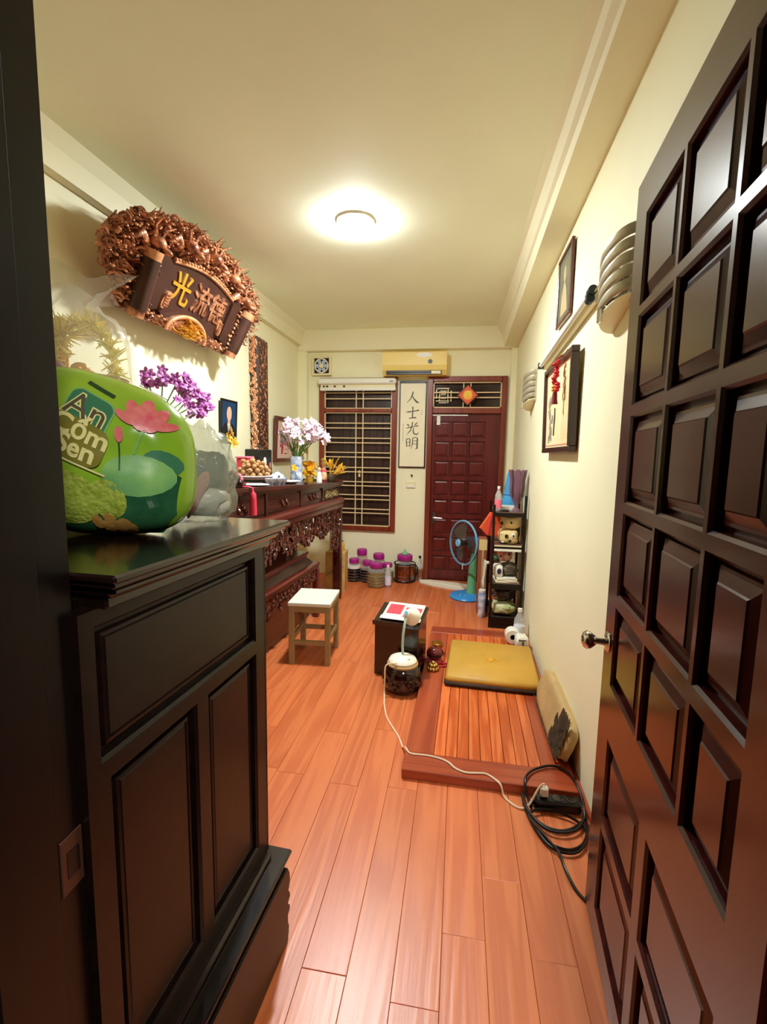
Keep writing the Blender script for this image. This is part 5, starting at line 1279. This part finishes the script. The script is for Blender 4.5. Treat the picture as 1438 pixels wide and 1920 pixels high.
bottle('oil_bottle', 'yellow bottle with dark green cap standing on the plywood box', -1.20, 4.82, .4322, .022, .115, 'goldleaf', 'darkgreen')
t = thing('white_canister', 'white rounded canister behind the altar leg, on the plywood box', 'canister', (-1.295, 4.86, .4322))
part('body', MB().box(-.05, .05, -.045, .045, 0, .22, .018), 'white', t, 60); part('lid', MB().box(-.046, .046, -.042, .042, .2205, .245, .012), 'white', t, 60)
part('slot', MB().box(.0, .048, -.047, -.043, .20, .215), 'black', t)

# ================================================================ rack by the right wall
rk = thing('metal_rack', 'narrow black metal four-tier rack crammed with bags by the right wall', 'rack', (.29, 4.0, 0))
RX, RY = .272, .46
for x in (.010, RX-.010):
    for y in (.010, RY-.010): part('post', MB().box(x-.010, x+.010, y-.010, y+.010, 0, 1.06 if x < .1 else 1.14, .002), 'rackmetal', rk)
for z, th_ in ((.055, .05), (.355, .04), (.695, .03), (.975, .025)):
    part('shelf', MB().box(.021, RX-.021, .004, RY-.004, z, z+th_, .003), 'rackshelf' if z > .1 else 'rackmetal', rk)
    part('shelf_rim', MB().box(.0205, RX-.0205, -.006, .003, z-.012, z+th_-.004, .002), 'rackmetal', rk)
part('kick_panel', MB().box(.0205, RX-.0205, .0, .010, 0, .042), 'rackmetal', rk)
part('white_edge_strip', MB().box(.022, RX-.03, -.011, -.0065, .672, .692), 'white', rk)
part('white_edge_strip', MB().box(.022, RX-.03, -.011, -.0065, .712, .722), 'cream', rk)
part('back_brace', MB().tube([(.02, RY, .70), (RX-.02, RY, .42)], .006, 5), 'rackmetal', rk)
def blobthing(name, label, cat, loc, r, mat, seed, p=.75, wob=.25, extra=None, group=None):
    t = thing(name, label, cat, loc, 0, group)
    mb = MB().ell((0, 0, r[2]), r, 22, 16, p=p, wob=wob, seed=seed)
    zmin = min(v.z for v in mb.v)
    for v in mb.v: v.z = max(0.0005, v.z-zmin-.006)
    part('bag_body', mb, mat, t, 70)
    if extra: extra(t)
    return t
def knot(x, y, z, mat, s=1):
    def f(t):
        for a in (-.6, .6): part('handle_loop', MB().tube([(x, y, z), (x+.02*math.sin(a)*s, y, z+.035*s), (x+.05*math.sin(a)*s, y-.01, z+.03*s)], .008*s, 6, [.012*s, .009*s, .004*s]), mat, t, 60)
    return f
def spots(lst, mat='black', mat2=None):
    def f(t):
        for k, (x, y, z, rx, rz) in enumerate(lst):
            part('printed_spot', MB().ell((x, y, z), (rx, .006, rz), 10, 6), mat2 if mat2 and k % 2 else mat, t, 60)
    return f
# top tier
TZ = 1.0003
bottle('water_bottle', 'clear bottle with pink label on the rack top, left front', .335, 4.08, TZ, .030, .21, 'clearplastic', 'white', 'pink')
t = thing('purple_vase', 'tall purple glass vase with wavy rim on the rack top', 'vase', (.488, 4.11, TZ))
mb = MB(); n = 32; vs = []
for r, z, wv in ((.0, .0, 0), (.036, .0, 0), (.034, .012, 0), (.018, .03, 0), (.018, .06, 0), (.040, .09, .0), (.052, .14, .02), (.058, .20, .05), (.054, .25, .10), (.060, .30, .16), (.064, .345, .2), (.056, .338, .2), (.048, .25, .1), (.046, .14, 0), (.0, .085, 0)):
    for i in range(n): a = 6.283*i/n; q = 1+wv*math.cos(8*a); vs.append((r*q*math.cos(a), r*q*math.sin(a), z+wv*.05*math.cos(8*a)))
mb.add(vs, [(j*n+i, j*n+(i+1) % n, (j+1)*n+(i+1) % n, (j+1)*n+i) for j in range(14) for i in range(n)])
part('glass', mb, 'purpleglass', t, 60)
for k in range(8):
    a = k*.785; part('flute', MB().tube([(.052*math.cos(a), .052*math.sin(a), .12), (.060*math.cos(a), .060*math.sin(a), .20), (.057*math.cos(a), .057*math.sin(a), .26), (.072*math.cos(a), .072*math.sin(a), .345)], .006, 5), 'lectern' if k % 2 else 'purpleglass', t, 60)
t = thing('blue_bottle', 'blue translucent plastic bottle on the rack top behind the vase', 'bottle', (.455, 4.36, TZ))
part('body', MB().lathe([(0, 0), (.07, 0), (.075, .06), (.06, .10), (.045, .14), (.05, .18), (.038, .23), (.03, .30), (.02, .33), (0, .33)], 18), 'bluebag', t, 50)
part('waist_ring', MB().tube([(.052*math.cos(a), .052*math.sin(a), .125) for a in [6.283*i/20 for i in range(20)]], .008, 5, closed=True), 'fanblue', t, 60)
t = thing('paper_stack', 'stack of white papers on the rack top', 'papers', (.42, 4.22, TZ))
for k in range(3): part('sheet', MB().box(-.07+.01*k, .075-.005*k, -.07, .04, .012*k, .012*k+.0115, .001), 'white', t)
t = thing('black_phone', 'small black oval remote at the rack top front edge', 'remote', (.385, 4.045, TZ), R(5))
part('body', MB().box(-.04, .04, -.018, .018, 0, .016, .007), 'black', t, 60); part('button', MB().cyl((.02, 0, .0155), (.02, 0, .018), .006), 'greybag', t)
# second tier
Z2 = .7255
blobthing('gift_bag', 'cream gift bag with two dark spots, upper one on second rack shelf', 'bag', (.445, 4.13, Z2+.125), (.085, .09, .055), 'beigebag', 3, p=.6, wob=.16, extra=spots([(.0, -.088, .055, .012, .014), (-.075, -.075, .05, .012, .016)]))
blobthing('gift_bag', 'cream gift bag with ringed dark spots, lower one on second rack shelf', 'bag', (.43, 4.11, Z2), (.080, .09, .06), 'beigebag', 7, p=.6, wob=.16, extra=spots([(-.02, -.092, .07, .014, .018), (.035, -.092, .075, .018, .020), (.036, -.097, .075, .008, .010), (-.05, -.086, .02, .014, .006), (.01, -.092, .03, .012, .012)], 'black', 'white'))
blobthing('brown_bag', 'brown bag tucked at the right of second rack shelf', 'bag', (.522, 4.32, Z2), (.026, .12, .10), 'greybag', 9, wob=.2)
t = thing('red_gift_bag', 'orange red paper bag poking out left of second rack shelf', 'bag', (.275, 4.16, Z2+.008), R(20))
part('front', MB(frame((0, 0, 0), (1, 0, 0), (0, 0, 1), (0, -1, 0))).prism([(-.085, .11), (-.02, .045), (.07, .03), (.12, .20), (.01, .245)], -.02, .015), 'orange', t)
part('printed_spot', MB().ell((.03, -.018, .16), (.014, .005, .016), 10, 6), 'black', t, 60); part('ribbon', MB().tube([(-.02, -.02, .05), (-.01, -.022, .13), (.01, -.02, .23)], .008, 5), 'pinkred', t, 60)
# third tier
Z3 = .3955
t = thing('magazine_stack', 'stack of white magazines on the third rack shelf', 'magazines', (.425, 4.13, Z3))
for k in range(4): part('magazine', MB(rotz(.06*(-1)**k)).box(-.095+.006*k, .095-.004*k, -.11, .11, .011*k, .011*k+.0105, .001), 'white' if k % 2 else 'paper', t)
ZM = Z3+.0445
blobthing('grey_bag', 'grey crumpled plastic bag lying on the white magazines', 'bag', (.455, 4.13, ZM), (.07, .09, .055), 'greybag', 11, p=.8, wob=.3)
t = thing('white_packet', 'white packet with a navy spot on the white magazines', 'packet', (.365, 4.09, ZM)); part('body', MB().box(-.045, .03, -.06, .05, 0, .10, .012), 'white', t, 60); part('printed_spot', MB().ell((.0, -.061, .05), (.018, .003, .026), 10, 6), 'navy', t, 60)
blobthing('red_packet', 'pink and red packet on top of the grey bag', 'packet', (.42, 4.18, ZM+.112), (.065, .06, .05), M.setdefault('redpack', pm('red pink packet', (206, 100, 92), .35, c2=(236, 206, 180), vscale=16)), 13, p=.7, wob=.2, extra=spots([(.03, -.06, .07, .010, .012), (-.04, -.055, .05, .010, .008)]))
blobthing('green_packet', 'small green packet beside the red packet', 'packet', (.345, 4.20, ZM+.101), (.03, .05, .03), 'darkgreen', 15, p=.8, wob=.2)
t = thing('white_cloth', 'white cloth hanging over the left side of the rack', 'cloth', (.268, 4.20, .33))
vs = []; n = 9
for j in range(6):
    for i in range(n): vs.append((-.012-.010*math.sin(i*1.4+j*.5)-.012*(j/5), -.11+.22*i/(n-1)+.008*math.sin(j), .20-.042*j-.012*math.sin(i*.9)))
k0 = len(vs); vs += [(x+.006, y, z) for x, y, z in vs]
fs = [(j*n+i, j*n+i+1, (j+1)*n+i+1, (j+1)*n+i) for j in range(5) for i in range(n-1)]; fs += [tuple(k0+q for q in f[::-1]) for f in fs]
edge = [i for i in range(n)]+[j*n+n-1 for j in range(1, 6)]+[5*n+i for i in range(n-2, -1, -1)]+[j*n for j in range(4, 0, -1)]
fs += [(edge[i], edge[(i+1) % len(edge)], k0+edge[(i+1) % len(edge)], k0+edge[i]) for i in range(len(edge))]
part('cloth', MB().add(vs, fs), 'whitebag', t, 70); part('hanging_tab', MB().box(-.006, .022, -.02, .02, .185, .205, .004), 'whitebag', t)
t = thing('brown_carton', 'narrow brown carton standing left of the rack', 'box', (.235, 4.46, 0), 0)
part('body', MB().box(-.03, .042, -.09, .09, 0, .70, .003), 'brownbox', t); part('flap', MB().box(-.03, .042, -.092, -.0905, .60, .70), 'cardboard', t); part('tape', MB().box(-.002, .016, -.0935, -.0925, .10, .60), 'beige', t)
t = thing('blue_white_tin', 'white and blue oval tin on the floor left of the rack', 'tin', (.245, 4.27, 0))
part('body', MB().lathe([(0, 0), (.032, 0), (.036, .01), (.036, .22), (.03, .235), (0, .235)], 16), 'bluewhite', t, 40); part('lid', MB().lathe([(0, .2352), (.033, .2352), (.033, .255), (0, .258)], 16), 'white', t, 40)
# bottom tier
Z4 = .1055
blobthing('green_white_bag', 'green and white plastic bag at the bottom of the rack', 'bag', (.42, 4.12, Z4), (.098, .11, .055), 'greenbag', 17, p=.75, wob=.2, extra=spots([(.045, -.10, .07, .010, .010)]))
blobthing('dark_bag', 'dark grey plastic bag on the green and white bag', 'bag', (.425, 4.16, Z4+.112), (.095, .11, .058), 'darkbag', 19, p=.75, wob=.22)
# by the wall in front of the rack
t = thing('paper_roll', 'white paper roll lying on the floor by the right wall', 'roll', (.445, 3.60, ZP+.055), 0)
rm = Matrix.Rotation(R(90), 4, 'X') 
part('paper', MB(rm).lathe([(.02, -.05), (.052, -.05), (.0545, -.045), (.0545, .045), (.052, .05), (.02, .05)], 24), 'white', t, 40); part('core', MB(rm).lathe([(.017, -.05), (.0195, -.05), (.0195, .05), (.017, .05)], 16), 'cardboard', t, 40)
def bowprint(t):
    part('bow_print', MB().box(-.028, .028, -.058, -.052, .075, .086, .002), 'greybag', t); part('bow_tail', MB().box(-.004, .012, -.0625, -.056, .01, .075, .002), M.setdefault('greyprint', pm('grey violet print', (112, 92, 104), .5)), t)
blobthing('white_bag', 'white plastic bag with grey bow print by the right wall', 'bag', (.50, 3.49, ZP), (.050, .055, .055), 'whitebag', 23, p=.7, wob=.12, extra=bowprint)
bottle('clear_jug', 'clear plastic jug standing behind the white bag with bow', .502, 3.66, ZP+.0002, .042, .25, 'clearplastic', 'white', 'palelabel')
